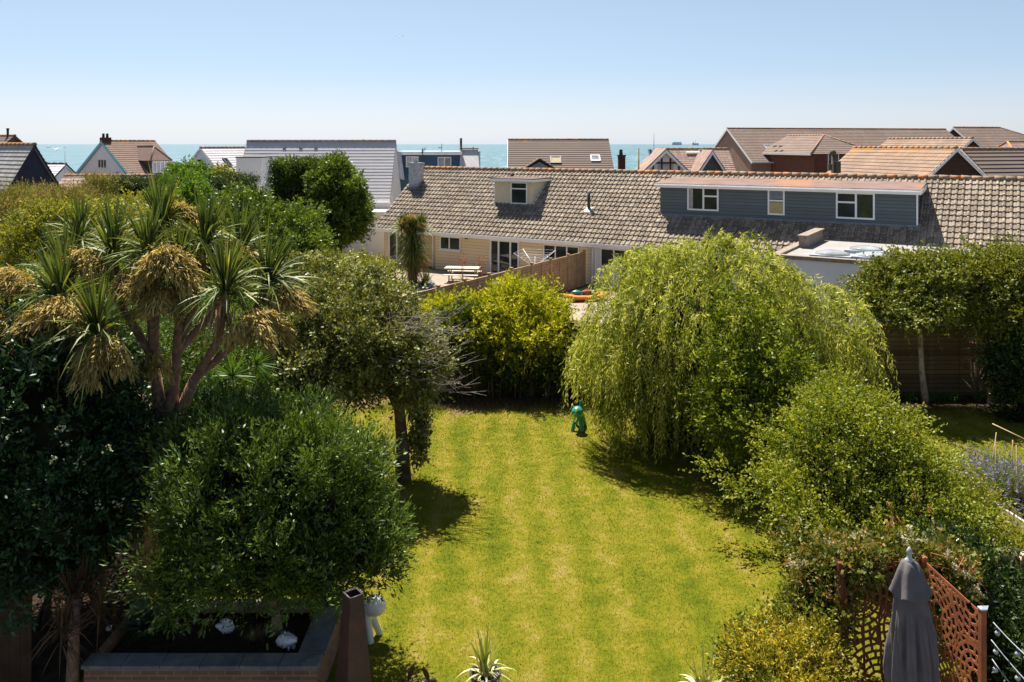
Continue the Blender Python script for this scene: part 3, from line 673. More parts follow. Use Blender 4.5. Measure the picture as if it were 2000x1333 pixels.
# pinkish house with timbered gables
Yp = 62; h = H('timbered_gable_house', 'pinkish tiled house with two timbered gables and a glazed front', 'house', apex(1240, Yp + 3.5), 0, (1420 - 1240) / F * (Yp + 3.5), 7.0, 4.4, zz(291, Yp + 3.5), 'offwhite', 'tile_pink', oh=.2, g=.26, hip0=1.9)
def front_gable(hs, xc, w, ztop, zbase, yfr, dep, wall, tile, glazed=True):
    q = MB(); q.box(xc - w / 2, xc + w / 2, yfr, yfr + dep, 0, zbase); q.prism([(xc - w / 2, yfr, zbase), (xc + w / 2, yfr, zbase), (xc, yfr, ztop)], (0, dep, 0)); g = q.build('gable', M[wall], hs.r)
    q = MB(); t = (ztop - zbase) / (w / 2)
    for sg in (-1, 1): q.prism([(xc + sg * (w / 2 + .35), yfr - .3, zbase - .35 * t), (xc, yfr - .3, ztop + .02), (xc, yfr - .3, ztop + .16), (xc + sg * (w / 2 + .4), yfr - .3, zbase - .35 * t + .1)], (0, dep + 1.0, 0))
    q.build('gable_roof', M[tile], g)
    q = MB()
    for sg in (-1, 1): q.prism([(xc + sg * (w / 2 + .35), yfr - .34, zbase - .35 * t - .2), (xc, yfr - .34, ztop - .2), (xc, yfr - .34, ztop + .05), (xc + sg * (w / 2 + .35), yfr - .34, zbase - .35 * t)], (0, .035, 0))
    q.build('bargeboard', M['white'], g)
    if glazed:
        q = MB()
        for f_ in (-.32, -.1, .12, .34): 
            ht = ztop - .25 - abs(f_) * w * t; q.box(xc + f_ * w - .06, xc + f_ * w + .06, yfr - .05, yfr - .01, zbase - 1.6, ht)
        for zq in (zbase + .4, zbase - .6): 
            hw = min(w * .45, (ztop - .2 - zq) / t); q.box(xc - hw, xc + hw, yfr - .048, yfr - .012, zq, zq + .12)
        q.build('timber_frame', M['brick_dark'], g)
        q = MB(); hw = w * .2; q.box(xc - hw, xc + hw, yfr - .008 - .02, yfr + .01, zbase - 1.5, zbase + .5); q.build('pane', M['glass_pale'], g)
    return g
sx = lambda x, Y=Yp - 1: (x - 1240) / F * Y + (1240 - CX) / F * (Y - (Yp + 3.5))
front_gable(h, sx(1301), 2.9, zz(294, Yp), zz(330, Yp), -.8, 3.4, 'offwhite', 'tile_pink')
front_gable(h, sx(1391), 1.9, zz(297, Yp), zz(334, Yp), -.8, 3.4, 'darkmetal', 'tile_pink', glazed=False)
h.rooflight(1.0, 3.0, .35, 1.5, frame='darkmetal')
q = MB(); q.obox(h.slope(4.0, vs(h, zz(302, 64))) + np.array([0, -.05, .05]), X_ * 1.9, h.V1 * .15, np.array([0, -.05, .1])); q.build('solar_tube', M['upvc'], h.r)
h.pipe(4.95, 2.2, 5.4, 7.0, .06, 'galv', 'vent_pipe')

# big brick block
Yb = 86; h = H('brick_block', 'big brick block with long brown lichened roof on the skyline', 'apartment building', apex(1422, Yb), .2, 26, 10, 6.0, zz(251, Yb), 'brick_pink', 'tile_grey', oh=.4, g=.3)
h.rooflight(2.4, 1.9, 1.0, 1.1, glass='glass_pale')
hh = H('brick_wing', 'dark brick wing with hipped brown roof and white window, in front of the brick block', 'apartment building', apex(1540, 84), -1.33, 9, 6.2, 6.8, zz(265, 84), 'brick_red', 'tile_grey', oh=.4, hip1=3.2)
window(hh.r, (9.0, 1.4, 5.55), Y_, Z_, X_, 1.15, 1.15, vb=(.5,), f=.09)
for k in (2.2, 3.2): window(hh.r, np.array([k, -.1, 7.2]), X_, hh.V1, np.cross(X_, hh.V1), .4, .3, f=.05, name='roof_window', frame='darkmetal')
hq = H('brick_block', 'farthest brown roof with small white-edged gable at the top right', 'apartment building', apex(1864, 95), .2, 14, 10, 6.2, zz(249, 95), 'brick_dark', 'tile_grey', oh=.4, hip1=8)
hm = H('lichened_roof_house', 'orange-lichened roof with a small brick gable, between the far blocks and the nearer brick gable', 'house', apex(1898, 66), 1.877, 9, 5, 6.2, zz(270, 66), 'brick_dark', 'tile_orange', oh=.3)
hn = H('brick_gable_house', 'brown tiled house with dark brick gable and wide white bargeboards, right of the thick pole', 'house', apex(1866, 48), 1.877, 8.4, 7.0, 4.6, zz(289, 48), 'brick_dark', 'tile_orange', oh=.45)
hr = H('dark_tiled_house', 'dark brown ribbed roof rising at the right edge beside the brick gable', 'house', apex(1880, 51.0), .306, 14, 6.6, 4.4, zz(291, 51), 'brick_dark', 'tile_dark', oh=.3, g=.36, lip=.05)
hs2 = H('far_roof_house', 'small pale brown roof at the right edge below the far hipped roof', 'house', apex(1948, 72), .25, 8, 5, 6.0, zz(277, 72), 'brick_dark', 'tile_pink', oh=.3, hip0=1.2)
# low pink tiled building between the hedge and the white gabled house
h = H('low_tiled_building', 'long low building whose pink-brown tile ridge shows above the clipped hedge', 'outbuilding', apex(130, 52), -.02, 5.6, 4, 4.2, zz(343, 52), 'offwhite', 'tile_pink', oh=.2)
h = H('low_white_building', 'small white flat building between the dark gable and the sea', 'outbuilding', apex(96, 62), 0, 1.2, 3, 5.2, zz(320, 62), 'white', 'slate_white', oh=.1, ridge='darkmetal')
# ships on the horizon
def ship(label, x0, x1, Y, parts):
    s_ = Y / F; r = thing('cargo_ship', label, 'ship', ((x0 - CX) * s_, Y, -3.2), 0); w = (x1 - x0) * s_
    q = MB(); q.prism([(0, 0, 0), (w * .96, 0, 0), (w, 0, 4 * s_), (-w * .02, 0, 4 * s_)], (0, w * .2, 0)); q.build('hull', M['hull'], r)
    q = MB()
    for a, b, hgt in parts: q.box(w * a, w * b, 2, w * .18, 4 * s_ + .1, hgt * s_)
    q.build('superstructure', M['hull'], r)
ship('larger haze-toned ship with boxy deck on the horizon', 1313, 1332, 9000, [(.05, .95, 6)])
ship('small ship with a mast on the horizon, nearer the brick block', 1352, 1365, 8000, [(.1, .3, 6), (.45, .5, 10)])
# ================================================================== foliage
def unit(v): return v / (np.linalg.norm(v, axis=-1, keepdims=True) + 1e-9)
def rdir(n): return unit(RNG.normal(size=(n, 3)))
def leaf_mesh(name, P, D, size, asp, mat, parent, tint, fold=.25, base=None, szvar=.5, flat=0.0):
    n = len(P); s = size * (1 + RNG.uniform(-szvar, szvar, n))[:, None]; D = unit(D)
    R_ = RNG.normal(size=(n, 3)); S_ = unit(np.cross(D, R_) * (1 - flat) + flat * np.cross(D, [0, 0, 1.]))
    Nn = np.cross(S_, D); w = s * asp * .5
    mid = P + D * s * .45 + Nn * s * fold * .3
    V = np.stack([P, mid - S_ * w, P + D * s, mid + S_ * w], 1).reshape(-1, 3)
    Fc = np.arange(n * 4).reshape(-1, 4)
    return np_mesh(name, V, Fc, mat, parent, attr=np.repeat(np.clip(tint, 0, 1), 4), base=base)
def strips(name, P, D, L, w, mat, parent, tint, droop=.3, segs=4, base=None, taper=1.4, side=None, offset_only=False, wmin=.05):
    P = np.asarray(P, float); n = len(P); D = unit(D); L = np.broadcast_to(L, (n,)); w = np.broadcast_to(w, (n,)); droop = np.broadcast_to(droop, (n,))
    S_ = unit(np.cross(D, np.array([0, 0, 1.]) + RNG.normal(size=(n, 3)) * .35)) if side is None else side
    t = np.linspace(0, 1, segs + 1); rows = []
    for q in t:
        c = P + D * (L * q)[:, None]; c = c.copy(); c[:, 2] -= droop * L * q * q
        ww = (w * .5 * max(wmin, (.55 + .45 * min(1, q * 4)) * (1 - q ** taper)))[:, None]
        rows.append(np.stack([c - S_ * ww, c + S_ * ww], 1))
    V = np.stack(rows, 1).reshape(-1, 3)                # n, segs+1, 2
    b = (np.arange(n) * (segs + 1) * 2)[:, None]; fs = []
    for i in range(segs): fs.append(b + np.array([[2 * i, 2 * i + 1, 2 * i + 3, 2 * i + 2]]))
    Fc = np.stack(fs, 1).reshape(-1, 4)
    return np_mesh(name, V, Fc, mat, parent, attr=np.repeat(np.clip(tint, 0, 1), (segs + 1) * 2), base=base)

def blob_points(blobs, K, shell=.16, inner=.12, lump=.14, zmin=.05, top=0.0):
    B = np.array([b[:6] for b in blobs], float); wt = (B[:, 3] * B[:, 4] + B[:, 4] * B[:, 5] + B[:, 3] * B[:, 5]); wt /= wt.sum()
    ks = [(np.concatenate([rdir(4) * 3.2, rdir(5) * 7.5]), RNG.uniform(0, 6.3, 9)) for _ in B]
    out = []; dirs = []; got = 0
    while got < K:
        m = K * 2; bi = RNG.choice(len(B), m, p=wt); d = rdir(m)
        if top: d[:, 2] += top; d = unit(d)
        lp = np.ones(m)
        for j in range(len(B)):
            q = bi == j
            if q.any(): lp[q] += lump * np.sin(d[q] @ ks[j][0].T + ks[j][1]).sum(1) / 2
        rr = lp * (1 - np.abs(RNG.normal(0, shell, m))); inn = RNG.random(m) < inner; rr[inn] = RNG.uniform(.3, .9, inn.sum())
        p = B[bi, :3] + d * B[bi, 3:] * rr[:, None]
        ok = p[:, 2] > zmin
        for j in range(len(B)):
            o = bi != j; dist = np.linalg.norm((p - B[j, :3]) / B[j, 3:], axis=1)
            ok &= ~(o & (dist < .78) & (RNG.random(m) < .85))
        p, dd = p[ok], unit(d[ok] / B[bi[ok], 3:]); out.append(p); dirs.append(dd); got += len(p)
    return np.concatenate(out)[:K], np.concatenate(dirs)[:K]

def foliage(name, blobs, mat, parent, clumps, twigs, leaves, size, asp=.5, crad=.3, tl=.2, up=.3, droop=0.0, tvar=.25, shell=.16, inner=.12, lump=.14, base=None, flat=0.0, jit=.025, top=0.0, spread=.8, zmin=.05, shoots=.35, core=0):
    C, Cd = blob_points(blobs, clumps, shell, inner, lump, zmin, top)
    ct = RNG.normal(.5, tvar, clumps)
    n = clumps * twigs; ci = np.repeat(np.arange(clumps), twigs); ro = RNG.normal(size=(n, 3)) * crad * .36; tl = tl * 1.5; leaves = int(leaves * 1.15)
    P = C[ci] + ro; TD = unit(Cd[ci] * .8 + unit(ro) * .8 + RNG.normal(size=(n, 3)) * .35 + np.array([0, 0, up]))
    li = np.repeat(np.arange(n), leaves); k = np.tile(np.arange(leaves), n) / max(1, leaves)
    LP = P[li] + TD[li] * (k * tl)[:, None] + RNG.normal(size=(len(li), 3)) * jit
    LP[:, 2] -= droop * (k * tl) ** 1.0 * .6
    LP[:, 2] = np.maximum(LP[:, 2], zmin * .5)
    LD = TD[li] * .7 + RNG.normal(size=(len(li), 3)) * spread * .6 + np.array([0, 0, -droop])
    tint = ct[ci][li] + RNG.normal(0, .16, len(li)) + k * .15
    if shoots:                          # long shoots that break the outline
        ns = int(clumps * shoots); si = RNG.integers(0, clumps, ns); SD = unit(Cd[si] + RNG.normal(size=(ns, 3)) * .45 + np.array([0, 0, up * 1.2])); SL = RNG.uniform(.6, 1.5, ns) * (crad + tl)
        m = 16; lj = np.repeat(np.arange(ns), m); kk = np.tile(np.linspace(0, 1, m), ns)
        Q = C[si][lj] + SD[lj] * (kk * SL[lj])[:, None] + RNG.normal(size=(ns * m, 3)) * size * .25; Q[:, 2] -= (droop + .1) * SL[lj] * kk ** 2
        LP = np.concatenate([LP, Q]); LD = np.concatenate([LD, SD[lj] * .9 + RNG.normal(size=(ns * m, 3)) * .5]); tint = np.concatenate([tint, .62 + .2 * kk + RNG.normal(0, .16, ns * m)])
        LP[:, 2] = np.maximum(LP[:, 2], zmin * .5)
    if zmin > .5: kz = LP[:, 2] > zmin * .93; LP, LD, tint = LP[kz], LD[kz], tint[kz]
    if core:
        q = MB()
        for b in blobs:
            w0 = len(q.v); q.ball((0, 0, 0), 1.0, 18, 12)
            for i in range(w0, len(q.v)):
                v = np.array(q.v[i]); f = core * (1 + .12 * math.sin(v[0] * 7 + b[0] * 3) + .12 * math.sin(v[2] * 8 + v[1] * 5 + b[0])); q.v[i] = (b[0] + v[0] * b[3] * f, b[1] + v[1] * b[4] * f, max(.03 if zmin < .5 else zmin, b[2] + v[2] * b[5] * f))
        q.build('shade_core', M['inner'], parent, world=True)  # added near-black lumps so gaps between leaves look shaded
    return leaf_mesh(name, LP, LD, size, asp, mat, parent, tint, base=base, flat=flat)

def limbs(name, base, trunk, targets, r0, mat, parent, seed=1, sub=2, rt=.035, wob=.12, fork=None):
    rnd = random.Random(seed); q = MB(); T = [np.array(p, float) for p in trunk]; n = len(T)
    q.tube(T, [r0 * (1.25 if i == 0 else 1 - .35 * i / (n - 1)) for i in range(n)], 10)
    top = T[-1]
    for tg in targets:
        tg = np.array(tg, float); st = top if fork is None else T[rnd.choice(fork)]
        pts = [st]; 
        for k in (.33, .66, 1): pts.append(st + (tg - st) * k + np.array([rnd.uniform(-wob, wob), rnd.uniform(-wob, wob), rnd.uniform(-.3, 1) * wob * (1 if k < 1 else 0)]))
        q.tube(pts, [r0 * .55, r0 * .42, r0 * .3, rt * .5], 7)
        for _ in range(sub):
            a = pts[rnd.choice((1, 2))]; d = np.array([rnd.uniform(-1, 1), rnd.uniform(-1, 1), rnd.uniform(-.1, .9)]); l = rnd.uniform(.4, .9) * np.linalg.norm(tg - st) * .5
            q.tube([a, a + d * l * .5, a + d * l + np.array([0, 0, .1])], [r0 * .28, r0 * .18, rt * .3], 6)
    return q.build(name, mat, parent, world=True)

def Bp(x, y, Y, rx, ry, rd):            # a blob of foliage: centre, radii (rx, ry given at its distance)
    p = at(x, y, Y); s_ = Y / F; return (p[0], p[1], p[2], rx * s_, rd, ry * s_)

M['inner'] = simple('crown_core_shade', (.020, .022, .010), .5, 9, .95, .05, 1.0)  # near-black tone of the added cores: inner shade as colour
M['leaf_apple'] = leafmat('apple_leaf', (.036, .052, .008), (.24, .25, .050), .33, .40, .55, (.42, .44, .22))
M['leaf_dark'] = leafmat('glossy_dark_leaf', (.008, .020, .006), (.04, .075, .012), .22, .32, .6, (.12, .17, .04))
M['leaf_olive'] = leafmat('evergreen_leaf', (.010, .028, .004), (.13, .195, .022), .28, .38, .6, (.15, .24, .06))
M['leaf_choisya'] = leafmat('dark_shrub_leaf', (.008, .022, .008), (.035, .085, .022), .15, .35, .6, (.06, .12, .03))
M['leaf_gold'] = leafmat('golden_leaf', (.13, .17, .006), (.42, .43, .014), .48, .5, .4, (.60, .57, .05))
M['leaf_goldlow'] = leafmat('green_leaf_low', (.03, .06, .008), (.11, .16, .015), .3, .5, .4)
M['leaf_willow'] = leafmat('willow_leaf', (.065, .10, .010), (.36, .40, .055), .56, .42, .5, (.66, .66, .20))
M['leaf_cherry'] = leafmat('bright_green_leaf', (.03, .06, .005), (.26, .32, .012), .48, .42, .5, (.20, .26, .03))
M['leaf_birch'] = leafmat('birch_leaf', (.06, .10, .008), (.29, .33, .022), .42, .42, .5, (.36, .36, .06))
M['leaf_birchdark'] = leafmat('far_birch_leaf', (.05, .075, .007), (.24, .25, .022), .38, .42, .5, (.22, .27, .07))
M['leaf_hedge'] = leafmat('clipped_hedge_leaf', (.018, .038, .010), (.09, .13, .030), .25, .45, .5, (.22, .22, .06))
M['leaf_bay'] = leafmat('clipped_tree_leaf', (.020, .042, .006), (.15, .22, .016), .36, .38, .6, (.20, .28, .035))
M['leaf_bright'] = leafmat('bright_shrub_leaf', (.05, .12, .010), (.15, .27, .02), .38, .45, .5, (.24, .34, .05))
M['leaf_feather'] = leafmat('feathery_tamarisk_leaf', (.12, .13, .03), (.24, .23, .07), .4, .7, .2, (.42, .27, .16))
M['leaf_elaeagnus'] = leafmat('yellow_green_leaf', (.06, .085, .007), (.29, .30, .028), .42, .42, .5, (.42, .38, .07))
M['leaf_fallopia'] = leafmat('vine_leaf', (.045, .07, .009), (.19, .20, .03), .40, .45, .5, (.36, .22, .07))
M['leaf_pitto'] = leafmat('yellowing_shrub_leaf', (.08, .10, .012), (.40, .35, .03), .42, .45, .5, (.60, .46, .05))
M['leaf_cord'] = leafmat('sword_leaf', (.05, .085, .025), (.20, .24, .045), .36, .42, .5, (.46, .43, .07))
M['leaf_dead'] = leafmat('dry_hanging_leaf', (.14, .08, .045), (.42, .29, .18), .2, .7, .2)
M['panicle'] = leafmat('tan_flower_panicle', (.19, .135, .035), (.66, .50, .17), .25, .8, .15)
M['leaf_palm'] = leafmat('fan_palm_leaf', (.045, .11, .012), (.13, .24, .03), .35, .4, .5)
M['leaf_brown'] = leafmat('browned_palm_leaf', (.07, .04, .02), (.17, .10, .05), .15, .7, .2)
M['flower_white'] = leafmat('white_flower', (.30, .36, .16), (.62, .62, .46), .3, .6, .3)
M['flower_lav'] = leafmat('lavender_flower', (.15, .12, .32), (.38, .33, .58), .3, .7, .2)
M['stem_lav'] = leafmat('lavender_stem', (.12, .17, .06), (.28, .33, .14), .3, .6, .2)
M['leaf_varieg'] = leafmat('yellow_striped_blade', (.20, .26, .04), (.55, .52, .16), .3, .45, .4, (.72, .68, .40))
M['strap'] = leafmat('strap_leaf', (.04, .09, .015), (.13, .20, .03), .3, .45, .4)
M['plume'] = leafmat('cream_plume', (.40, .34, .24), (.68, .62, .48), .35, .8, .1)
M['redstem'] = leafmat('coral_flower_spike', (.30, .07, .04), (.48, .16, .10), .2, .7, .2)

def plant(name, label, cat, base, group=None):
    return thing(name, label, cat, base, 0, group)
def core(name, blobs, mat, parent, k=.62):      # dark balls standing in for the shade inside a crown
    q = MB()
    for b in blobs: q.ball(b[:3], 1.0, 14, 9, sc=(b[3] * k, b[4] * k, b[5] * k))
    return q
# ---------- left background planting
def bush(name, label, cat, blobs, mat, clumps, twigs, leaves, size, base=None, stems=5, stem_mat='bark', group=None, **k):
    B = np.array([b[:6] for b in blobs]); c = B[0] if base is None else None
    b0 = np.array([B[:, 0].mean(), B[:, 1].mean(), 0.]) if base is None else np.array(base, float)
    r = plant(name, label, cat, b0, group); foliage('foliage', blobs, M[mat], r, clumps, twigs, leaves, size, **k)
    q = MB(); rnd = random.Random(len(label))
    for i in range(stems):
        tg = B[rnd.randrange(len(B))][:3]; s0 = b0 + np.array([rnd.uniform(-.2, .2), rnd.uniform(-.2, .2), -.02])
        m = (s0 + tg) / 2 + np.array([rnd.uniform(-.2, .2), rnd.uniform(-.2, .2), .2]); q.tube([s0, m, tg], [.06, .045, .02], 6)
    q.build('stem', M[stem_mat], r, world=True)
    return r

bush('tamarisk', 'feathery olive and pink tamarisk bush at the left edge below the slate roof', 'bush',
     [Bp(40, 495, 31, 115, 100, 2.2), Bp(95, 425, 32, 70, 42, 1.5), Bp(20, 435, 30, 65, 50, 1.5), Bp(145, 428, 33, 36, 30, 1.0), Bp(40, 640, 30, 120, 100, 2), Bp(60, 396, 33, 42, 22, .8)], 'leaf_feather', 900, 12, 9, .11, asp=.22, crad=.4, tl=.3, up=.7, spread=.5, shell=.22, shoots=.1)
bush('tamarisk', 'rounded grey-green feathery shrub before the low tiled ridge', 'bush', [Bp(195, 362, 38, 26, 11, .7), Bp(200, 420, 38.5, 30, 50, .8)], 'leaf_feather', 160, 10, 9, .12, asp=.22, crad=.3, tl=.24, up=.7, shell=.2, shoots=.05)
bush('tamarisk', 'low pinkish feathery shrub left of the clipped hedge', 'bush', [Bp(155, 398, 36, 34, 18, .8), Bp(150, 450, 36, 45, 60, 1)], 'leaf_feather', 200, 10, 9, .11, asp=.22, crad=.34, tl=.26, up=.6, shell=.2, shoots=.05)
def hedge(name, label, x0, x1, y0, y1, Y, dep, mat, clumps, cat='hedge', size=.085, top=False, z0=0):
    a = at(x0, y0, Y); b = at(x1, y1, Y); r = plant(name, label, cat, ((a[0] + b[0]) / 2, Y + dep / 2, 0))
    n = clumps; W, Hh = b[0] - a[0], a[2]
    zlo = b[2] if z0 == 0 else z0
    fc = RNG.random(n); P = np.empty((n, 3)); Dn = np.zeros((n, 3)); u, v = RNG.random(n), RNG.random(n)
    ar = np.array([W * (Hh - zlo), W * dep, dep * (Hh - zlo), dep * (Hh - zlo)]); ar /= ar.sum(); pick = RNG.choice(4, n, p=ar)
    m = pick == 0; P[m] = np.stack([a[0] + W * u[m], np.full(m.sum(), Y), zlo + (Hh - zlo) * v[m]], 1); Dn[m] = (0, -1, 0)
    m = pick == 1; P[m] = np.stack([a[0] + W * u[m], Y + dep * v[m], np.full(m.sum(), Hh)], 1); Dn[m] = (0, 0, 1)
    m = pick == 2; P[m] = np.stack([np.full(m.sum(), a[0]), Y + dep * u[m], zlo + (Hh - zlo) * v[m]], 1); Dn[m] = (-1, 0, 0)
    m = pick == 3; P[m] = np.stack([np.full(m.sum(), b[0]), Y + dep * u[m], zlo + (Hh - zlo) * v[m]], 1); Dn[m] = (1, 0, 0)
    P += RNG.normal(size=(n, 3)) * .07 - Dn * np.abs(RNG.normal(0, .12, n))[:, None]
    k = 42; li = np.repeat(np.arange(n), k); LP = P[li] + RNG.normal(size=(n * k, 3)) * .13
    LD = Dn[li] * .6 + RNG.normal(size=(n * k, 3)) * .6 + (0, 0, .3)
    leaf_mesh('foliage', LP, LD, size, .5, M[mat], r, np.repeat(RNG.normal(.45, .2, n), k) + RNG.normal(0, .2, n * k))
    q = MB(); q.box(a[0] + .22, b[0] - .22, Y + .22, Y + dep - .22, 0.3, Hh - .25); q.build('shade_core', M['soil'], r, world=True)  # added dark box inside the hedge stands for its inner shade
    q = MB()
    for i in range(max(2, int(W / .8))): 
        xx = a[0] + .4 + (W - .8) * (i + .5) / max(2, int(W / .8)); q.tube([(xx, Y + dep / 2, -.02), (xx, Y + dep / 2, zlo + .4)], .07, 6)
    q.build('stem', M['bark'], r, world=True)
    return r
hedge('clipped_hedge', 'dark flat-topped clipped hedge below the white gabled house', 190, 302, 356, 440, 41, 1.8, 'leaf_hedge', 620)
hedge('clipped_hedge', 'short block of clipped hedge beside the big pale roof', 412, 478, 350, 440, 41, 1.8, 'leaf_hedge', 420)
bush('shrub', 'bright green leafy shrub between the two clipped hedge blocks', 'bush', [Bp(360, 378, 39, 46, 34, 1.2), Bp(372, 342, 42, 38, 16, .8), Bp(340, 402, 38, 45, 30, 1.0), Bp(372, 450, 39, 45, 50, 1.2)], 'leaf_bright', 380, 10, 9, .12, crad=.30, shoots=.05)
bush('shrub', 'small light green shrub top beside the pale blue gable', 'bush', [Bp(437, 348, 44, 26, 14, .8), Bp(437, 400, 44, 30, 50, .8)], 'leaf_elaeagnus', 110, 10, 9, .12, crad=.35)
bush('shrub', 'wide yellow-green shrub behind the cabbage palm heads at left', 'bush', [Bp(110, 438, 26, 85, 28, 1.3), Bp(220, 440, 27, 85, 32, 1.3), Bp(90, 520, 26, 100, 80, 1.5), Bp(230, 520, 26, 110, 80, 1.5)], 'leaf_elaeagnus', 800, 11, 9, .085, crad=.32, lump=.2, shoots=.1)
bush('shrub', 'loose yellow-green shrub behind the tallest palm head', 'bush', [Bp(300, 436, 29, 70, 34, 1.3), Bp(320, 505, 28, 110, 65, 1.5), Bp(260, 412, 30, 40, 16, .7)], 'leaf_elaeagnus', 520, 11, 9, .09, crad=.32, lump=.25, shoots=.12)
bush('shrub', 'round dark green glossy shrub in front of the tall clipped tree', 'bush', [Bp(470, 430, 31, 62, 42, 1.4), Bp(555, 445, 31, 62, 40, 1.4), Bp(590, 490, 30, 45, 38, 1.2), Bp(470, 520, 30, 95, 70, 1.6), Bp(580, 570, 29, 70, 60, 1.4)], 'leaf_bay', 850, 12, 9, .10, crad=.34, lump=.2)
bush('shrub', 'silvery yellow-green shrub by the end of the neighbour patio', 'bush', [Bp(690, 545, 29, 60, 34, 1.4), Bp(620, 560, 28, 60, 42, 1.4), Bp(650, 620, 27, 90, 60, 1.6), Bp(735, 600, 28, 38, 50, 1.1)], 'leaf_elaeagnus', 700, 11, 9, .085, crad=.3, lump=.22)
# tall clipped tree: square left half, rounded right half
r = hedge('clipped_tree', 'tall dark tree clipped flat on top, standing before the big pale roof', 530, 645, 318, 420, 42, 2.2, 'leaf_bay', 760, cat='tree', size=.10)
foliage('foliage', [Bp(650, 372, 42, 46, 52, 1.5), Bp(672, 420, 42, 44, 56, 1.5), Bp(645, 435, 41.5, 38, 48, 1.3), Bp(644, 338, 42.5, 30, 20, 1.0), Bp(685, 385, 43, 24, 34, .9), Bp(600, 455, 42.6, 50, 28, 1.0)], M['leaf_bay'], r, 900, 11, 9, .12, crad=.26, lump=.16, shoots=.08)
limbs('trunk', (0, 0, 0), [at(640, 560, 42.4) * (1, 1, 0), at(640, 480, 42.4), at(645, 440, 42.4)], [at(600, 350, 42.5), at(690, 380, 42.5), at(650, 330, 42.5)], .16, M['bark'], r, 3)

# small cabbage palm by the bungalow
def rosette(parent, C, n, L, w, mat='leaf_cord', lean=(0, 0, 1), up=.55, droop=.55, name='leaf_rosette', zl=-.55):
    C = np.array(C, float); z = np.where(RNG.random(n) < .42, RNG.uniform(.80, 1, n), RNG.uniform(zl, .55, n)); a = RNG.uniform(0, 6.283, n); h = np.sqrt(1 - z * z)
    D = np.stack([h * np.cos(a), h * np.sin(a), z], 1); D = unit(D + np.array(lean) * up)
    hz = np.hypot(D[:, 0], D[:, 1])
    Ls = L * RNG.uniform(.75, 1.12, n) * (1 + .1 * (D[:, 2] > .8)); dr = droop * hz ** 1.3 * RNG.uniform(.4, 1.6, n)
    P = C + D * .05; P[:, 2] += np.linspace(-.12, .12, n)
    return strips(name, P, D, Ls, w, M[mat], parent, RNG.normal(.50, .24, n) - .25 * (z > .7), dr, 5, taper=2.2)
def panicle(parent, C, R3, n, L=.13, name='flower_panicle', down=.5, outd=None):
    C = np.array(C, float); R3 = np.array(R3); nb = 22; bd = rdir(nb); bd[:, 2] = np.abs(bd[:, 2]) * .9 - .55 * down - .1; bl = RNG.uniform(.65, 1.15, nb)
    bi = RNG.integers(0, nb, n); t = RNG.random(n) ** .6 * bl[bi]; P = C + (0, 0, R3[2] * .35) + bd[bi] * R3 * t[:, None]; P[:, 2] -= R3[2] * .75 * t ** 2 * (.5 + down)
    P += RNG.normal(size=(n, 3)) * R3 * .10
    D = bd[bi] * .7 + np.array([0, 0, -down * t.mean() * 1.6]) + RNG.normal(size=(n, 3)) * .45
    if outd is not None: D = D + np.array(outd)
    return strips(name, P, D, L * RNG.uniform(.6, 1.4, n), .022, M['panicle'], parent, RNG.normal(.5, .25, nb)[bi] + RNG.normal(0, .2, n), .25, 2, taper=4, wmin=.4)
pb = on(806, 553); r = plant('cabbage_palm', 'small shaggy cabbage palm with a single head in front of the cream bungalow', 'palm tree', pb)
q = MB(); q.tube([pb + (0, 0, -.05), pb + (.02, 0, 1.0), pb + (0, 0, 2.6)], [.26, .17, .14], 10); q.build('trunk', M['bark_palm'], r, world=True)
for dz in (1.3, 1.8, 2.3, 2.7): rosette(r, pb + (0, 0, dz), 230, 1.15, .055, zl=-.9, droop=.6, up=.1 if dz < 2 else .35)
rosette(r, pb + (-.5, -.1, 2.9), 170, .95, .05); rosette(r, pb + (.5, -.1, 2.85), 170, .95, .05)
for dx, dz in ((-.5, 3.15), (-.25, 2.75), (.55, 3.0), (-.1, 3.45)): panicle(r, pb + (dx, -.3, dz), (.32, .3, .28), 420, .16, down=-.1)
strips('dead_leaves', pb + RNG.normal(size=(420, 3)) * (.14, .14, .45) + (0, 0, 1.1), np.concatenate([RNG.normal(size=(420, 2)), np.full((420, 1), -1.4)], 1), .65, .04, M['leaf_dead'], r, RNG.random(420), .3, 3)

# ---------- the big cabbage palm in the garden
TY = 13.6; tb = np.array([at(285, 1140, TY)[0], TY, 0.])
r = plant('cabbage_palm', 'tall many-headed cabbage palm with tan flower clusters and forked trunk', 'palm tree', tb)
fork = at(318, 868, TY)
q = MB(); q.tube([tb + (0, 0, -.05), at(281, 1040, TY), at(294, 950, TY), fork], [.30, .21, .19, .165], 12)
heads = [  # x, y, Y, leaf length, lean
    (316, 445, 14.3, .78, (0, 0, 1)), (400, 480, 13.9, .74, (.35, 0, 1)), (470, 492, 14.2, .70, (.45, 0, .9)), (222, 500, 13.9, .76, (-.2, 0, 1)),
    (288, 500, 13.3, .62, (0, -.2, 1)), (130, 545, 13.7, .80, (-.35, 0, 1)), (118, 590, 13.0, .74, (-.4, -.2, .8)), (190, 655, 12.5, .78, (-.1, -.35, .9)),
    (440, 570, 12.9, .82, (.3, -.3, .8)), (522, 555, 13.6, .74, (.6, 0, .8)), (350, 520, 13.4, .6, (.1, -.2, 1)), (155, 470, 14.6, .62, (-.1, .1, 1))]
forks = [at(300, 700, TY), at(345, 690, TY), at(380, 740, TY), at(265, 760, TY)]
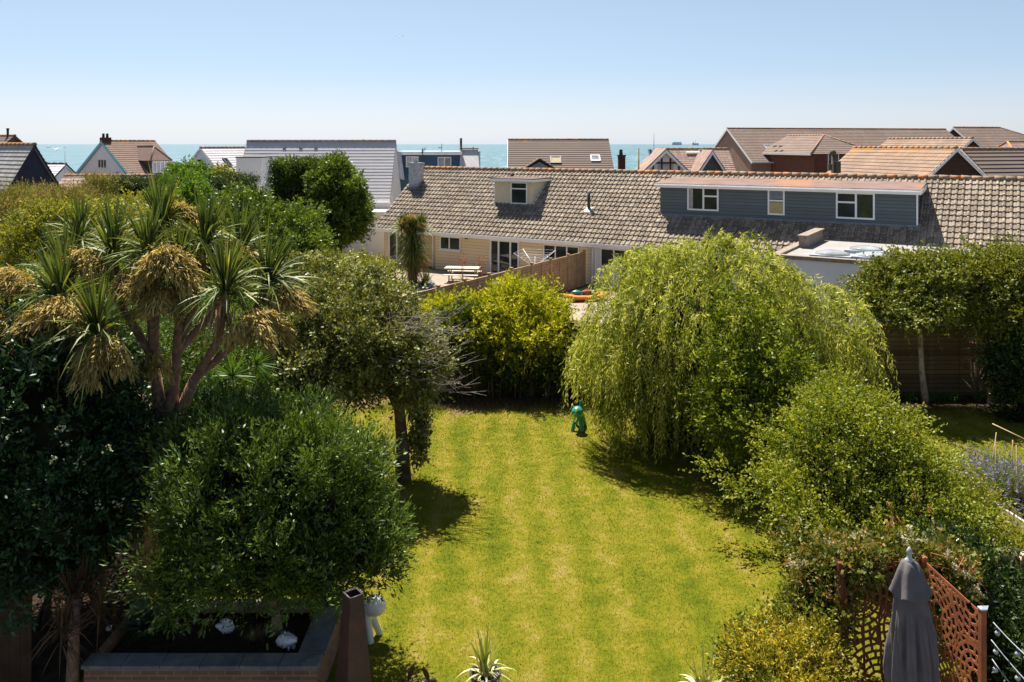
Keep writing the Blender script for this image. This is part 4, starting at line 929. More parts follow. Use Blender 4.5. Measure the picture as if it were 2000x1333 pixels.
for i, (x, y, Y, L, ln) in enumerate(heads):
    hp = at(x, y, Y); k = 0 if 200 < x < 330 and y < 520 else (1 if x in (400, 350, 470) else (2 if x > 400 else 3)); fk = forks[k]
    a = fk + (hp - fk) * .5 + np.array([(hp[0] - fk[0]) * .2, 0, -.05]); q.tube([fork * .7 + fk * .3 + np.array([0, 0, -.1]), fk, a, hp], [.08, .078, .066, .056], 8)
    rosette(r, hp, 160, L * 1.2, .042, lean=ln)
for k, fk in enumerate(forks): q.tube([fork - (0, 0, .12), (fork + fk) / 2 + np.array([random.uniform(-.05, .05), 0, 0]), fk], [.13, .10, .085], 9)
q.build('trunk', M['bark_palm'], r, world=True)
for (x, y, Y, rx, ry) in [(325, 530, 12.9, 52, 62), (318, 590, 13.0, 40, 38), (205, 692, 12.2, 40, 46), (505, 638, 12.7, 44, 42), (560, 590, 13.3, 36, 36), (120, 608, 12.6, 55, 38), (110, 655, 12.7, 48, 30), (18, 555, 13.5, 45, 40), (160, 515, 13.5, 40, 36),
                        (352, 425, 14.4, 30, 34), (450, 492, 13.8, 40, 26), (5, 640, 13.0, 30, 34), (300, 712, 13.3, 22, 30), (560, 578, 13.6, 28, 22), (400, 510, 13.6, 24, 24), (250, 560, 13.2, 30, 34)]:
    c = at(x, y, Y); s_ = Y / F; panicle(r, c, (rx * s_ * 1.5, rx * s_ * 1.2, ry * s_ * 1.3), int(rx * ry * 1.8), .11, outd=((c[0] - tb[0]) * .25, -.15, 0))
n = 620; hc = np.array([at(h[0], h[1], h[2]) for h in heads]); sel = RNG.integers(0, len(hc), n)
P = hc[sel] + RNG.normal(size=(n, 3)) * (.16, .16, .08) - (0, 0, .22)
strips('dead_leaves', P, np.concatenate([RNG.normal(size=(n, 2)) * .45, np.full((n, 1), -1.)], 1), RNG.uniform(.4, .75, n), .03, M['leaf_dead'], r, RNG.random(n), .1, 4)
n = 480; P = fork + RNG.normal(size=(n, 3)) * (.14, .12, .18) + (-.08, 0, .1)
strips('dead_leaves', P, np.concatenate([RNG.normal(size=(n, 2)) * .5 + (-.15, -.1), np.full((n, 1), -1.)], 1), RNG.uniform(.5, .95, n), .028, M['leaf_dead'], r, RNG.random(n) * .8, .15, 4)

# fan palm fronds beside it
def fan_palm(label, base, fr, mat='leaf_palm', cat='palm', name='fan_palm'):
    r = plant(name, label, cat, base); b = np.array(base, float)
    for i, (c, fd, sz, nb) in enumerate(fr):
        c = np.array(c, float); fd = unit(np.array(fd, float)); q = MB(); q.tube([b + (0, 0, .1), (b + c) / 2 + (0, 0, .1), c], [.02, .016, .012], 6); q.build('stalk', M['strap'], r, world=True)
        s_ = unit(np.cross(fd, [0, .9, .3])); an = np.linspace(-1.7, 1.7, nb); D = np.cos(an)[:, None] * fd + np.sin(an)[:, None] * s_
        strips('frond', np.repeat(c[None], nb, 0), D + RNG.normal(size=(nb, 3)) * .04, sz * (1 - .12 * np.abs(an)), .034, M[mat], r, RNG.uniform(.2, .9, nb), .12, 4)
    return r
pb = np.array([at(455, 760, 15)[0], 15.2, 0.])
fan_palm('bright green fan palm under the cabbage palm branches, beside the apple tree', pb, [(at(455, 735, 15), (.1, -.2, 1), .62, 34), (at(500, 712, 15.1), (1, -.1, .25), .5, 26), (at(432, 745, 14.6), (-.4, -.3, -.3), .42, 22), (at(470, 765, 14.8), (.6, -.3, -.4), .4, 22), (at(410, 740, 15), (-.9, 0, .4), .5, 26)])
pb = on(640, 905, 0)
fan_palm('browned palm fronds over the sunny grass beside the evergreen tree', (pb[0] - .3, 15.6, 0), [(at(650, 830, 15.6), (1, -.2, -.1), .42, 26), (at(600, 800, 15.6), (.9, 0, .3), .4, 24)], 'leaf_brown')

# ---------- apple tree
r = plant('apple_tree', 'leaning leafy garden tree with bare grey twigs on its right and ivy up the trunk', 'tree', on(787, 938))
AY = 18.2; b0 = on(787, 938)
Bl = [Bp(590, 660, AY, 75, 65, 1.2), Bp(650, 600, AY + .5, 80, 50, 1.2), Bp(690, 650, AY - .2, 75, 45, 1.2), Bp(640, 715, AY - .5, 80, 36, 1.1), Bp(735, 590, AY + .7, 50, 42, .9),
      Bp(770, 670, AY, 62, 42, 1.0), Bp(700, 555, AY + 1.0, 48, 32, 1.0), Bp(555, 730, AY - .3, 42, 42, .9), Bp(825, 705, AY + .1, 45, 36, .8), Bp(610, 540, AY + 1.6, 60, 36, 1.0), Bp(700, 745, AY - .3, 40, 22, .6), Bp(800, 755, AY - .1, 38, 22, .6)]
foliage('foliage', Bl, M['leaf_apple'], r, 900, 9, 9, .070, asp=.62, crad=.24, tl=.18, droop=.3, lump=.30, shell=.28, inner=.16, shoots=.6)
limbs('trunk', b0, [b0 + (0, 0, -.05), at(786, 870, AY), at(780, 800, AY), at(765, 770, AY)], [at(620, 680, AY), at(690, 620, AY), at(740, 580, AY + .3), at(820, 690, AY), at(660, 740, AY - .4), at(580, 700, AY)], .155, M['bark'], r, 5)
foliage('ivy', [Bp(820, 828, AY + .1, 12, 38, .14), Bp(815, 872, AY + .1, 10, 20, .12)], M['leaf_apple'], r, 45, 8, 8, .06, asp=.8, crad=.14, tl=.1, droop=.5)
q = MB(); rnd = random.Random(4); 
for i in range(125):
    s0 = at(rnd.uniform(740, 850), rnd.uniform(610, 760), AY + rnd.uniform(-.9, .2)); d = np.array([rnd.uniform(.4, 1.3), rnd.uniform(-.5, .3), rnd.uniform(-.35, .45)]); l = rnd.uniform(.3, .85)
    p = [s0, s0 + d * l * .5 + (0, 0, -.04), s0 + d * l + (0, 0, .07)]; q.tube(p, [.008, .006, .003], 5, cap=False)
    for j in range(3):
        a = p[1] + (p[2] - p[1]) * rnd.random(); e = d * .35 * l + np.array([rnd.uniform(-.1, .1), rnd.uniform(-.1, .1), rnd.uniform(-.12, .2)]); q.tube([a, a + e], [.005, .0025], 4, cap=False)
q.build('bare_twigs', M['bark_dry'], r, world=True)

# ---------- evergreen (olive-like) tree in the planter
OY = 11.8; b0 = np.array([at(540, 1230, OY)[0], OY, .5])
r = plant('evergreen_tree', 'dense round evergreen tree growing in the brick planter', 'tree', b0)
Bl = [Bp(525, 975, OY + .3, 160, 150, 1.4), Bp(440, 915, OY + .5, 100, 90, 1.1), Bp(580, 905, OY + .5, 100, 80, 1.1), Bp(630, 1010, OY, 95, 100, 1.0), Bp(428, 1030, OY, 92, 105, 1.0), Bp(520, 1060, OY - .2, 140, 85, 1.0), Bp(450, 855, OY + .8, 80, 40, .9), Bp(705, 1055, OY, 58, 52, .7), Bp(352, 1130, OY - .1, 55, 38, .6), Bp(615, 1105, OY - .1, 80, 45, .7), Bp(735, 1085, OY, 34, 34, .5), Bp(690, 980, OY + .1, 45, 60, .6)]
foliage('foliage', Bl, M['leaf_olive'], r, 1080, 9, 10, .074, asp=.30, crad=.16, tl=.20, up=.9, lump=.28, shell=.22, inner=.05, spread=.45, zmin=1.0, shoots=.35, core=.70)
limbs('trunk', b0, [b0 + (0, 0, -.06), b0 + (.0, 0, .15), b0 + (-.02, 0, .34)], [at(440, 980, OY), at(600, 960, OY), at(520, 900, OY), at(640, 1060, OY), at(400, 1060, OY)], .085, M['bark_palm'], r, 6, wob=.06)

# ---------- dark shrub on the left with white flowers
DY = 12.2
r = plant('shrub', 'huge dark shrub with scattered white flowers filling the lower left', 'bush', (at(120, 900, DY)[0], DY, 0))
Bl = [Bp(90, 880, DY + .6, 170, 170, 1.6), Bp(-60, 800, DY + .6, 160, 200, 1.6), Bp(150, 1000, DY, 100, 115, 1.1), Bp(60, 1020, DY, 130, 110, 1.2), Bp(150, 800, DY + 1.4, 130, 120, 1.3), Bp(-40, 980, DY, 120, 120, 1.2), Bp(165, 900, DY + .8, 85, 115, 1.0)]
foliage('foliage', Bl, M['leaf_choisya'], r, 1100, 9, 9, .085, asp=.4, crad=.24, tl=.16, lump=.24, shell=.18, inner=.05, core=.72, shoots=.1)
q = MB()
for k in range(7): q.tube([(at(120, 900, DY)[0] + random.uniform(-.8, .6), DY + random.uniform(0, .8), -.03), at(60 + 30 * k, 950, DY + .5)], [.06, .03], 6)
q.build('stem', M['bark'], r, world=True)
cs = [(118, 838), (155, 905), (195, 990), (230, 985), (130, 868), (160, 960), (140, 1040), (105, 900), (40, 960), (215, 875)]
for x, y in cs:
    P = at(x, y, DY - .95 + random.uniform(-.1, .1)) + RNG.normal(size=(12, 3)) * .035; leaf_mesh('flower_cluster', P, rdir(12) + (0, -.5, .5), .045, .6, M['flower_white'], r, RNG.random(12))
# brown palm-like dead plant below
pb = np.array([at(140, 1260, 10.9)[0], 10.9, 0.])
r = plant('yucca', 'dry brown spiky plant at the lower left beside the wooden wall', 'plant', pb)
for (x, y, Y, L) in ((140, 1180, 11, .45), (120, 1240, 10.6, .4), (165, 1150, 11.2, .4), (195, 1200, 11, .35)): rosette(r, at(x, y, Y), 70, L, .022, 'leaf_brown', zl=-.9)
q = MB(); q.tube([pb, pb + (.03, 0, 1.0), at(150, 1170, 11)], [.09, .07, .05], 8); q.build('trunk', M['bark_palm'], r, world=True)
# extra shrubs behind/between at left
bush('shrub', 'deep green shrub behind the cabbage palm trunk', 'bush', [Bp(480, 830, 16.5, 110, 70, 1.2), Bp(430, 760, 17, 120, 90, 1.4), Bp(260, 720, 17, 160, 120, 1.6), Bp(560, 800, 17, 60, 45, 1.0), Bp(80, 720, 17, 160, 120, 1.6)], 'leaf_olive', 1000, 10, 9, .075, asp=.4, crad=.28, base=(-5.4, 16.8, 0))
bush('shrub', 'mixed leafy shrub behind the cabbage palm at the left edge', 'bush', [Bp(30, 620, 21, 120, 80, 1.6), Bp(200, 620, 22, 150, 90, 1.8), Bp(420, 620, 22, 130, 100, 1.8)], 'leaf_bright', 650, 10, 9, .08, crad=.3)

# ---------- golden shrub in front of the fence
GY = 25.6
r = plant('golden_shrub', 'bright yellow-green shrub against the back fence left of the willow', 'bush', (at(1000, 700, 24.2)[0], 24.2, 0))
up_ = [Bp(1005, 618, GY, 85, 40, 1.0), Bp(930, 632, GY, 66, 34, 1.0), Bp(1060, 652, GY, 44, 34, .9), Bp(1005, 582, GY + .3, 45, 22, .7), Bp(1040, 660, GY - .7, 80, 32, .8), Bp(880, 618, GY + .3, 42, 18, .7), Bp(1100, 690, GY - .4, 34, 32, .6), Bp(950, 668, GY - .8, 60, 24, .6)]
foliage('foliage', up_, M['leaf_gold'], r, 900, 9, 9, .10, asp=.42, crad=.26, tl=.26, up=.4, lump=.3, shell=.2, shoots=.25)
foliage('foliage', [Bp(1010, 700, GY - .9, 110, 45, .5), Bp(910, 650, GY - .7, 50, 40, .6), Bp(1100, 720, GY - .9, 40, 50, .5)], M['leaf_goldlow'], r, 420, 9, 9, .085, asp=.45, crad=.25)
q = MB()
for k in range(46): 
    x = random.uniform(870, 1140); a = at(x, 760, 24.25 + random.uniform(-.15, .15)); a[2] = -.02; q.tube([a, at(x + random.uniform(-12, 12), 700, 24.4), at(x + random.uniform(-25, 25), 620, 25)], [.03, .024, .014], 5)
q.build('stem', M['bark'], r, world=True)

# ---------- weeping willow
WY = 20.8; wb0 = np.array([at(1400, 900, WY)[0], WY, 0.]); s_ = WY / F
r = plant('willow', 'broad weeping willow with pale trailing branches to the lawn', 'tree', wb0)
def strands(n, cx, cy, Y, rx, rd, rz_, Lr, seedt=0, amax=6.283, amin=0, zmin=-.2, ztop=1.0):
    c = at(cx, cy, Y); z = RNG.uniform(zmin, ztop, n); a = RNG.uniform(amin, amax, n); h = np.sqrt(np.maximum(0, 1 - z * z)); j = 1 + .10 * np.sin(a * 5 + seedt + cx) * h + .09 * np.sin(a * 3 + z * 9 + cx) + RNG.normal(0, .08, n)
    P = c + np.stack([rx * h * np.cos(a), rd * h * np.sin(a), rz_ * z], 1) * j[:, None]
    out = np.stack([np.cos(a), np.sin(a), np.zeros(n)], 1); L = RNG.uniform(*Lr, n)
    return P, out, np.minimum(L, P[:, 2] - .05)
Ps, Os, Ls = [], [], []
for args in [(760, 1380, 620, WY, 2.35, 2.4, 1.7, (.8, 2.4)), (380, 1250, 675, WY - .2, 1.3, 1.5, 1.25, (1.0, 2.6)), (270, 1535, 675, WY + .3, 1.5, 1.5, 1.1, (.7, 1.9)), (320, 1420, 540, WY + .6, 1.5, 1.6, 1.0, (.5, 1.5)), (200, 1300, 520, WY + .8, 1.0, 1.2, .5, (.5, 1.3)), (50, 1640, 690, WY + .6, .8, 1.0, .6, (.6, 1.5)), (280, 1320, 730, WY - 1.1, 1.9, .9, 1.3, (1.6, 3.0)), (110, 1190, 700, WY - .5, .75, 1.0, .8, (1.0, 2.2)), (420, 1340, 760, WY - .7, 2.1, 1.2, 1.0, (1.6, 3.2)), (120, 1240, 800, WY - .6, .8, .7, .6, (1.2, 2.0))]:
    p, o, l = strands(args[0], *args[1:8]); Ps.append(p); Os.append(o); Ls.append(l)
P, O, L = np.concatenate(Ps), np.concatenate(Os), np.concatenate(Ls)
zl = np.where(P[:, 0] < at(1185, 0, WY)[0], 1.25 + RNG.normal(0, .25, len(P)), .08 + RNG.exponential(.35, len(P))); L = np.minimum(L, P[:, 2] - zl); keep = L > .3; P, O, L = P[keep], O[keep], L[keep]; n = len(P)
st = RNG.normal(.5, .3, n); m = 46; k = np.tile(np.linspace(0, 1, m), n); li = np.repeat(np.arange(n), m)
rise = .28 * L[li]; hz = (.42 * (1 - np.exp(-2.2 * k)))
bend = RNG.normal(size=(n, 3)) * .08
C = P[li] + O[li] * (hz * np.minimum(1.0, L[li] * .6))[:, None] + bend[li] * k[:, None]
C[:, 2] = P[li, 2] + np.sin(k * 3.14 * .6) * .22 - L[li] * k ** 1.35
C += RNG.normal(size=C.shape) * .02
D = O[li] * .22 + np.array([0, 0, -1.0]) * (k > .12)[:, None] + RNG.normal(size=C.shape) * .40
leaf_mesh('foliage', C, D, .105, .17, M['leaf_willow'], r, st[li] + RNG.normal(0, .18, len(li)) + .15 * (1 - k))
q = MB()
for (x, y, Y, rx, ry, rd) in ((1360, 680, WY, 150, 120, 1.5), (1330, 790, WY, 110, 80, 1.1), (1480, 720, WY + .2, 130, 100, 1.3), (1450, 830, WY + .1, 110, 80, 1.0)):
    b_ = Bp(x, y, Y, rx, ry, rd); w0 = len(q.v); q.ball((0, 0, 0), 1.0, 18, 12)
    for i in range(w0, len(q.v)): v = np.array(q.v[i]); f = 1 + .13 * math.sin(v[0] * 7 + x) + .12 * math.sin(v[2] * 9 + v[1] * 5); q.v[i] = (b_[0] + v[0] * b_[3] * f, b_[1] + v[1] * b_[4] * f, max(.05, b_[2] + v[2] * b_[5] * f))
q.build('shade_core', M['inner'], r, world=True)  # dark lumps added inside the willow to darken its gaps
# arching shoots that stand out of the dome
ns = 420; c0 = at(1370, 590, WY); a = RNG.uniform(0, 6.283, ns); zq = RNG.uniform(.05, 1, ns); hq_ = np.sqrt(1 - zq * zq); S0 = c0 + np.stack([2.5 * hq_ * np.cos(a), 2.4 * hq_ * np.sin(a), 1.45 * zq], 1)
x_sel = RNG.random(ns) < .35; S0[x_sel] = at(1560, 640, WY + .3) + (S0[x_sel] - c0) * (.62, .6, .75)
S0[:60] = at(1610, 625, WY + .2) + RNG.normal(size=(60, 3)) * (.5, .5, .25); S0[60:75] = at(1415, 475, WY) + RNG.normal(size=(15, 3)) * (.12, .1, .08)
mm = 34; kk = np.tile(np.linspace(0, 1, mm), ns); lj = np.repeat(np.arange(ns), mm); SL = RNG.uniform(.7, 1.6, ns); SD = unit(np.stack([np.cos(a), np.sin(a), RNG.uniform(.2, 1.6, ns)], 1)); SD[:60] = unit(RNG.normal(size=(60, 3)) * .4 + (1.1, -.2, .25)); SL[:60] = RNG.uniform(1.1, 2.1, 60); SD[60:75] = unit(RNG.normal(size=(15, 3)) * .25 + (0, 0, 1.)); SL[60:75] = .7
Q = S0[lj] + SD[lj] * (kk * SL[lj] * .75)[:, None]; Q[:, 2] -= 1.15 * SL[lj] * kk ** 2.3; LD = SD[lj] * (.8 - kk)[:, None] + np.array([0, 0, -1.]) * kk[:, None] + RNG.normal(size=Q.shape) * .42
leaf_mesh('shoots', Q + RNG.normal(size=Q.shape) * .02, LD, .12, .19, M['leaf_willow'], r, RNG.normal(.65, .2, ns)[lj] + RNG.normal(0, .15, len(lj)))
limbs('trunk', wb0, [wb0 + (0, 0, -.05), wb0 + (.05, 0, .8), wb0 + (0, 0, 1.7), wb0 + (0, 0, 2.4)], [at(1300, 560, WY), at(1480, 520, WY), at(1400, 480, WY), at(1220, 600, WY), at(1600, 580, WY + .3), at(1380, 620, WY - 1.5)], .2, M['bark'], r, 8)

# young bright green tree in front of the willow
CY = 18.0
r = plant('young_tree', 'bright green leafy young tree standing in front of the willow', 'tree', (at(1450, 900, CY)[0], CY, 0))
foliage('foliage', [Bp(1440, 690, CY + .5, 60, 75, .9), Bp(1430, 790, CY, 75, 75, .9), Bp(1490, 850, CY - .2, 70, 70, .9), Bp(1500, 740, CY + .2, 60, 70, .9), Bp(1440, 625, CY + .9, 45, 35, .7), Bp(1480, 920, CY - .4, 50, 50, .7)], M['leaf_cherry'], r, 440, 8, 9, .078, asp=.5, crad=.20, tl=.28, up=.1, droop=.2, lump=.4, shell=.3, shoots=.8)
limbs('trunk', 0, [(at(1460, 950, CY)[0], CY, -.03), at(1460, 900, CY), at(1465, 820, CY)], [at(1440, 700, CY + .4), at(1500, 760, CY), at(1440, 800, CY), at(1490, 860, CY)], .06, M['bark'], r, 9)

# ---------- pale birch-like shrub in front right
SY = 15.2
r = plant('birch', 'wide low weeping birch with small yellow-green leaves at the right of the lawn', 'tree', (at(1700, 1080, 14.9)[0], 14.9, 0))
Bl = [Bp(1625, 840, SY + .8, 72, 62, 1.0), Bp(1598, 905, SY + .4, 72, 70, .9), Bp(1680, 900, SY + .5, 78, 66, 1.0), Bp(1635, 975, SY, 110, 66, 1.1), Bp(1748, 985, SY - .1, 95, 62, 1.0), Bp(1588, 985, SY - .3, 66, 36, .7), Bp(1698, 1045, SY - .8, 105, 45, .8), Bp(1838, 1045, SY - .6, 56, 38, .7), Bp(1645, 790, SY + 1.2, 44, 34, .7), Bp(1698, 840, SY + 1.0, 40, 36, .6), Bp(1628, 1040, SY - .8, 48, 32, .6), Bp(1888, 1085, SY - 1, 48, 28, .6), Bp(1693, 815, SY + 1, 42, 40, .6), Bp(1788, 925, SY + .3, 52, 40, .7), Bp(1858, 1000, SY - .2, 44, 32, .6), Bp(1538, 955, SY, 42, 26, .6)]
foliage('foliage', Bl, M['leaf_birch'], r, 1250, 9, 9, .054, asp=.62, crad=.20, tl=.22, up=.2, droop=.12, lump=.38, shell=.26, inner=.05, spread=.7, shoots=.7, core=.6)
limbs('trunk', 0, [(at(1690, 1100, 14.9)[0], 14.9, -.03), at(1690, 1040, 14.9), at(1685, 980, 15)], [at(1600, 850, SY + .8), at(1560, 930, SY), at(1700, 900, SY), at(1780, 980, SY), at(1640, 990, SY), at(1850, 1040, SY - .6)], .08, M['bark'], r, 10)
q = MB(); rnd = random.Random(14)
for (x, y) in ((1790, 985), (1740, 1000), (1820, 1010), (1760, 1030)):
    a = at(x - 8, y - 20, 13.6); q.tube([a, a + (.08, -.05, -.15), a + (.12, -.08, -.5)], [.012, .01, .006], 5)
q.build('bare_twigs', M['corten'], r, world=True)

# ---------- two birches by the back fence
def far_birch(label, base, tr, blobs, n, seed):
    r = plant('birch', label, 'tree', base); foliage('foliage', blobs, M['leaf_birchdark'], r, n, 9, 9, .075, asp=.62, crad=.25, tl=.22, droop=.2, lump=.34, shell=.26, inner=.14, shoots=.4)
    limbs('trunk', 0, [base + np.array([0, 0, -.03])] + tr, [b[:3] for b in blobs[:5]], .085, M['bark_birch'], r, seed); return r
BY = 23.7
far_birch('birch with a pale leaning trunk against the dark fence', on(1808, 787), [at(1800, 720, BY), at(1797, 650, BY), at(1800, 600, BY)], [Bp(1790, 565, BY, 70, 42, 1.1), Bp(1740, 590, BY - .2, 52, 32, .9), Bp(1800, 525, BY + .2, 52, 26, .9), Bp(1845, 590, BY, 42, 32, .8), Bp(1730, 545, BY + .2, 36, 28, .7), Bp(1790, 600, BY - .3, 60, 18, .7)], 620, 11)
far_birch('denser birch at the right edge beside the pale-trunked birch', np.array([at(1935, 790, 23.6)[0], 23.6, 0]), [at(1935, 700, 23.6), at(1930, 640, 23.6)], [Bp(1930, 555, 23.6, 58, 46, 1.1), Bp(1985, 600, 23.3, 55, 50, 1.1), Bp(1905, 530, 23.8, 42, 28, .9), Bp(1985, 530, 23.8, 52, 36, 1.0), Bp(1905, 605, 23.4, 34, 28, .7), Bp(1995, 655, 23, 36, 34, .6)], 720, 12)
bush('shrub', 'dark evergreen shrub at the right edge in front of the fence', 'bush', [Bp(1995, 720, 22.6, 45, 60, .8), Bp(2010, 780, 22.4, 50, 60, .8)], 'leaf_dark', 220, 9, 9, .08, crad=.25)
q = MB(); b = on(1908, 775); rnd = random.Random(3)
r = plant('bare_shrub', 'half-dead shrub with bare tan branches before the fence at right', 'shrub', b)
for tx, ty in ((1895, 690), (1925, 670), (1935, 700), (1880, 740), (1960, 730), (1912, 650)): t = at(tx, ty, 23.4); q.tube([b, (b + t) / 2 + (rnd.uniform(-.1, .1), 0, 0), t], [.035, .025, .01], 6)
q.build('stem', M['bark_birch'], r, world=True)
foliage('foliage', [Bp(1932, 665, 23.4, 26, 26, .3)], M['leaf_dead'], r, 40, 8, 6, .06, asp=.4, crad=.15)
b = on(1820, 780); r = plant('strap_plant', 'arching strap-leaved plants at the foot of the pale birch trunk', 'plant', b)
n = 260; cxs = RNG.choice([1780, 1820, 1862, 1910, 1840], n); P = np.array([on(x + random.uniform(-8, 8), 782 + random.uniform(-4, 4)) for x in cxs])
strips('leaf', P, np.concatenate([RNG.normal(size=(n, 2)) * .5, np.ones((n, 1))], 1), RNG.uniform(.35, .65, n), .03, M['strap'], r, RNG.random(n), .55, 5)

# ---------- lavender, raised beds, canes
b = on(1960, 985); r = plant('lavender', 'big lavender bush in flower beside the bamboo canes', 'plant', b)
n = 900; a = RNG.uniform(0, 6.283, n); el = RNG.uniform(.15, 1.2, n); D = np.stack([np.cos(a) * np.cos(el), np.sin(a) * np.cos(el), np.sin(el)], 1); D[:, 0] = D[:, 0] * 1.0 - .15
P = b + np.array([.05, .2, .08]) + RNG.normal(size=(n, 3)) * (.22, .2, .04); L = RNG.uniform(.75, 1.25, n)
strips('stem', P, D, L, .010, M['stem_lav'], r, RNG.random(n), .15, 3, taper=9)
T = P + D * L[:, None]; T[:, 2] -= .15 * L; sel = RNG.random(n) < .8; T, Dq = T[sel], D[sel]
li = np.repeat(np.arange(len(T)), 10); leaf_mesh('flowers', T[li] - Dq[li] * (np.tile(np.arange(10), len(T)) * .016)[:, None], Dq[li] + RNG.normal(size=(len(li), 3)) * .9, .030, .8, M['flower_lav'], r, RNG.random(len(li)))
foliage('foliage', [(b[0], b[1] + .2, .25, .55, .5, .3)], M['stem_lav'], r, 60, 8, 8, .07, asp=.15, crad=.2, up=.8)
for i, (x0, y0, x1, y1) in enumerate([(1930, 955, 1946, 845), (1948, 962, 1944, 860), (1990, 985, 1985, 870), (1975, 945, 1978, 860)]):
    a = on(x0, y0 + 12); t = at(x1, y1, a[1]); q = MB(); q.tube([a - (0, 0, .05), t], .011, 6); o = q.build('bamboo_cane', M['cane'], None, base=a)
    tag(o, ['slanting bamboo cane at the left of the lavender canes', 'short upright bamboo cane in the lavender', 'bamboo cane nearest the right edge', 'thin bamboo cane rising from the middle of the lavender'][i], 'cane', 'bamboo canes by the lavender')
q = MB(); a = at(1938, 828, 16.6); q.tube([a, at(2030, 872, 16)], .013, 6); tag(q.build('bamboo_cane', M['cane'], None, base=a), 'bamboo cane lying slantwise across the top of the lavender', 'cane', 'bamboo canes by the lavender')
r = thing('raised_bed', 'timber-edged soil bed at the right edge below the lavender', 'garden bed', on(1985, 1010))
def beam(name, p, q_, w, h, mat, parent, z=0):
    p = np.array(p, float); q_ = np.array(q_, float); d = q_ - p; L = np.linalg.norm(d[:2]); d = unit(d); s_ = np.array([-d[1], d[0], 0]); m = MB()
    m.obox(p - s_ * w / 2 + (0, 0, z), d * L, s_ * w, (0, 0, h)); return m.build(name, mat, parent, world=True)
p1, p2, p3 = on(1926, 975, .15), on(2060, 1060, .15), on(1995, 962, .15)
for a, c in ((p1, p2), (p1, p3)): a = a * (1, 1, 0); c = c * (1, 1, 0); beam('edge_board', a, c, .05, .19, M['palewood'], r)
q = MB(); q.add([p1 * (1, 1, 0) + (.03, 0, .12), p2 * (1, 1, 0) + (0, 0, .12), p2 * (1, 1, 0) + (1.5, 2.2, .12), p3 * (1, 1, 0) + (1, 0, .12), p3 * (1, 1, 0) + (0, 0, .12)], [(0, 1, 2, 3, 4)]); q.build('soil', M['soil'], r, world=True)
foliage('seedlings', [(p3[0] + .3, p3[1] - .5, .2, .7, .4, .2)], M['leaf_dead'], r, 60, 7, 6, .05, asp=.4, crad=.15)
q = MB(); pts = [on(x, y, .05) for x, y in ((1890, 1010), (1925, 1040), (1960, 1062), (2010, 1085), (2060, 1105), (2060, 1125), (1995, 1100), (1950, 1075), (1905, 1040), (1880, 1020))]
q.prism([p * (1, 1, 0) + (0, 0, .0) for p in pts], (0, 0, .07)); a = pts[0] * (1, 1, 0)
tag(q.build('stone_edging', M['palewood'], None, base=a), 'curved pale stone edging beside the raised bed at the right', 'edging')
bush('shrub', 'straggly grey-green plants growing along the stone edging', 'plant', [Bp(1900, 985, 15.6, 40, 28, .5), Bp(1960, 1035, 14.6, 22, 12, .25), Bp(1985, 1075, 14.2, 16, 8, .2)], 'leaf_elaeagnus', 90, 8, 8, .05, crad=.15, stems=2)
# ================================================================== near the terrace
# brick planter with coping
PB = on(180, 1275, .6); pr = on(622, 1300, .6); pk = on(645, 1172, .6)
PB[1] = pr[1]
r = thing('brick_planter', 'raised brick planter with grey coping slabs holding the evergreen tree', 'planter', (PB[0], PB[1], 0))
w, d = pr[0] - PB[0], pk[1] - pr[1]
cz = .56
q = MB(); q.box(0.02, w - .02, .02, .14, 0, cz); q.box(w - .14, w - .02, .143, d, 0, cz); q.box(.02, w - .143, d - .12, d, 0, cz); q.box(.02, .14, .143, d - .123, 0, cz)
q.build('brick_wall', M['brick_garden'], r)
n = 6; cw = .26
for i in range(n):
    q = MB(); q.box(i * (w) / n + .004, (i + 1) * w / n - .004, -.03, cw, cz + .002, cz + .045); q.build('coping_slab', M['coping'], r, bevel=.004)
for i in range(3):
    a = cw + .006 + i * (d - cw) / 3; q = MB(); q.box(w - .34, w + .03, a, a + (d - cw) / 3 - .008, cz + .002, cz + .045); q.build('coping_slab', M['coping'], r, bevel=.004)
for i in range(5):
    q = MB(); a = i * (w - .35) / 5; q.box(a + .004, a + (w - .35) / 5 - .004, d - .2, d + .02, cz + .002, cz + .045); q.build('coping_slab', M['coping'], r, bevel=.004)
q = MB(); q.box(.143, w - .143, .143, d - .123, .02, .47); q.build('soil', M['soil'], r)
def shell(label, x, y, s, seed):
    rnd = random.Random(seed); c = on(x, y, .50); r_ = MB(); 
    prof = []; 
    for i in range(15):
        t = i / 14; prof.append((s * (.05 + .42 * math.sin(t * math.pi) ** .8 * (1 - .45 * t) + .02 * math.cos(i * 2.4)), s * (t - .5) * 1.5))
    tmp = MB(); tmp.lathe((0, 0, 0), prof, 18, fn=lambda a, z: 1 + .1 * math.cos(7 * a + z * 30) + .06 * math.cos(3 * a))
    R3 = Matrix.Rotation(1.25, 3, 'Y') @ Matrix.Rotation(.4, 3, 'X') if seed % 2 else Matrix.Rotation(-1.2, 3, 'Y') @ Matrix.Rotation(.3, 3, 'X')
    for k in range(11):
        a = k * .7; z = s * (-.35 + .07 * k); rr = s * .34; p = np.array([rr * math.cos(a), rr * math.sin(a), z]); tmp.tube([p * (.85, .85, 1), p * (1.5, 1.5, 1)], [s * .09, s * .012], 6)
    tmp.prism([(s * .2, -s * .1, -s * .6), (s * .62, 0, -s * .3), (s * .66, .0, s * .25), (s * .3, .0, s * .5)], (0, s * .05, 0))
    tmp.v = [tuple(R3 @ Vector(v)) for v in tmp.v]
    o = tmp.build('conch_shell', M['shell']); o.location = (c[0], c[1], .47 + s * .42); return tag(o, label, 'shell', 'shells on the planter soil')
shell('larger white spiny shell at the front right of the planter soil', 560, 1262, .25, 1)
shell('smaller white shell deeper in the shade of the planter', 440, 1232, .19, 2)
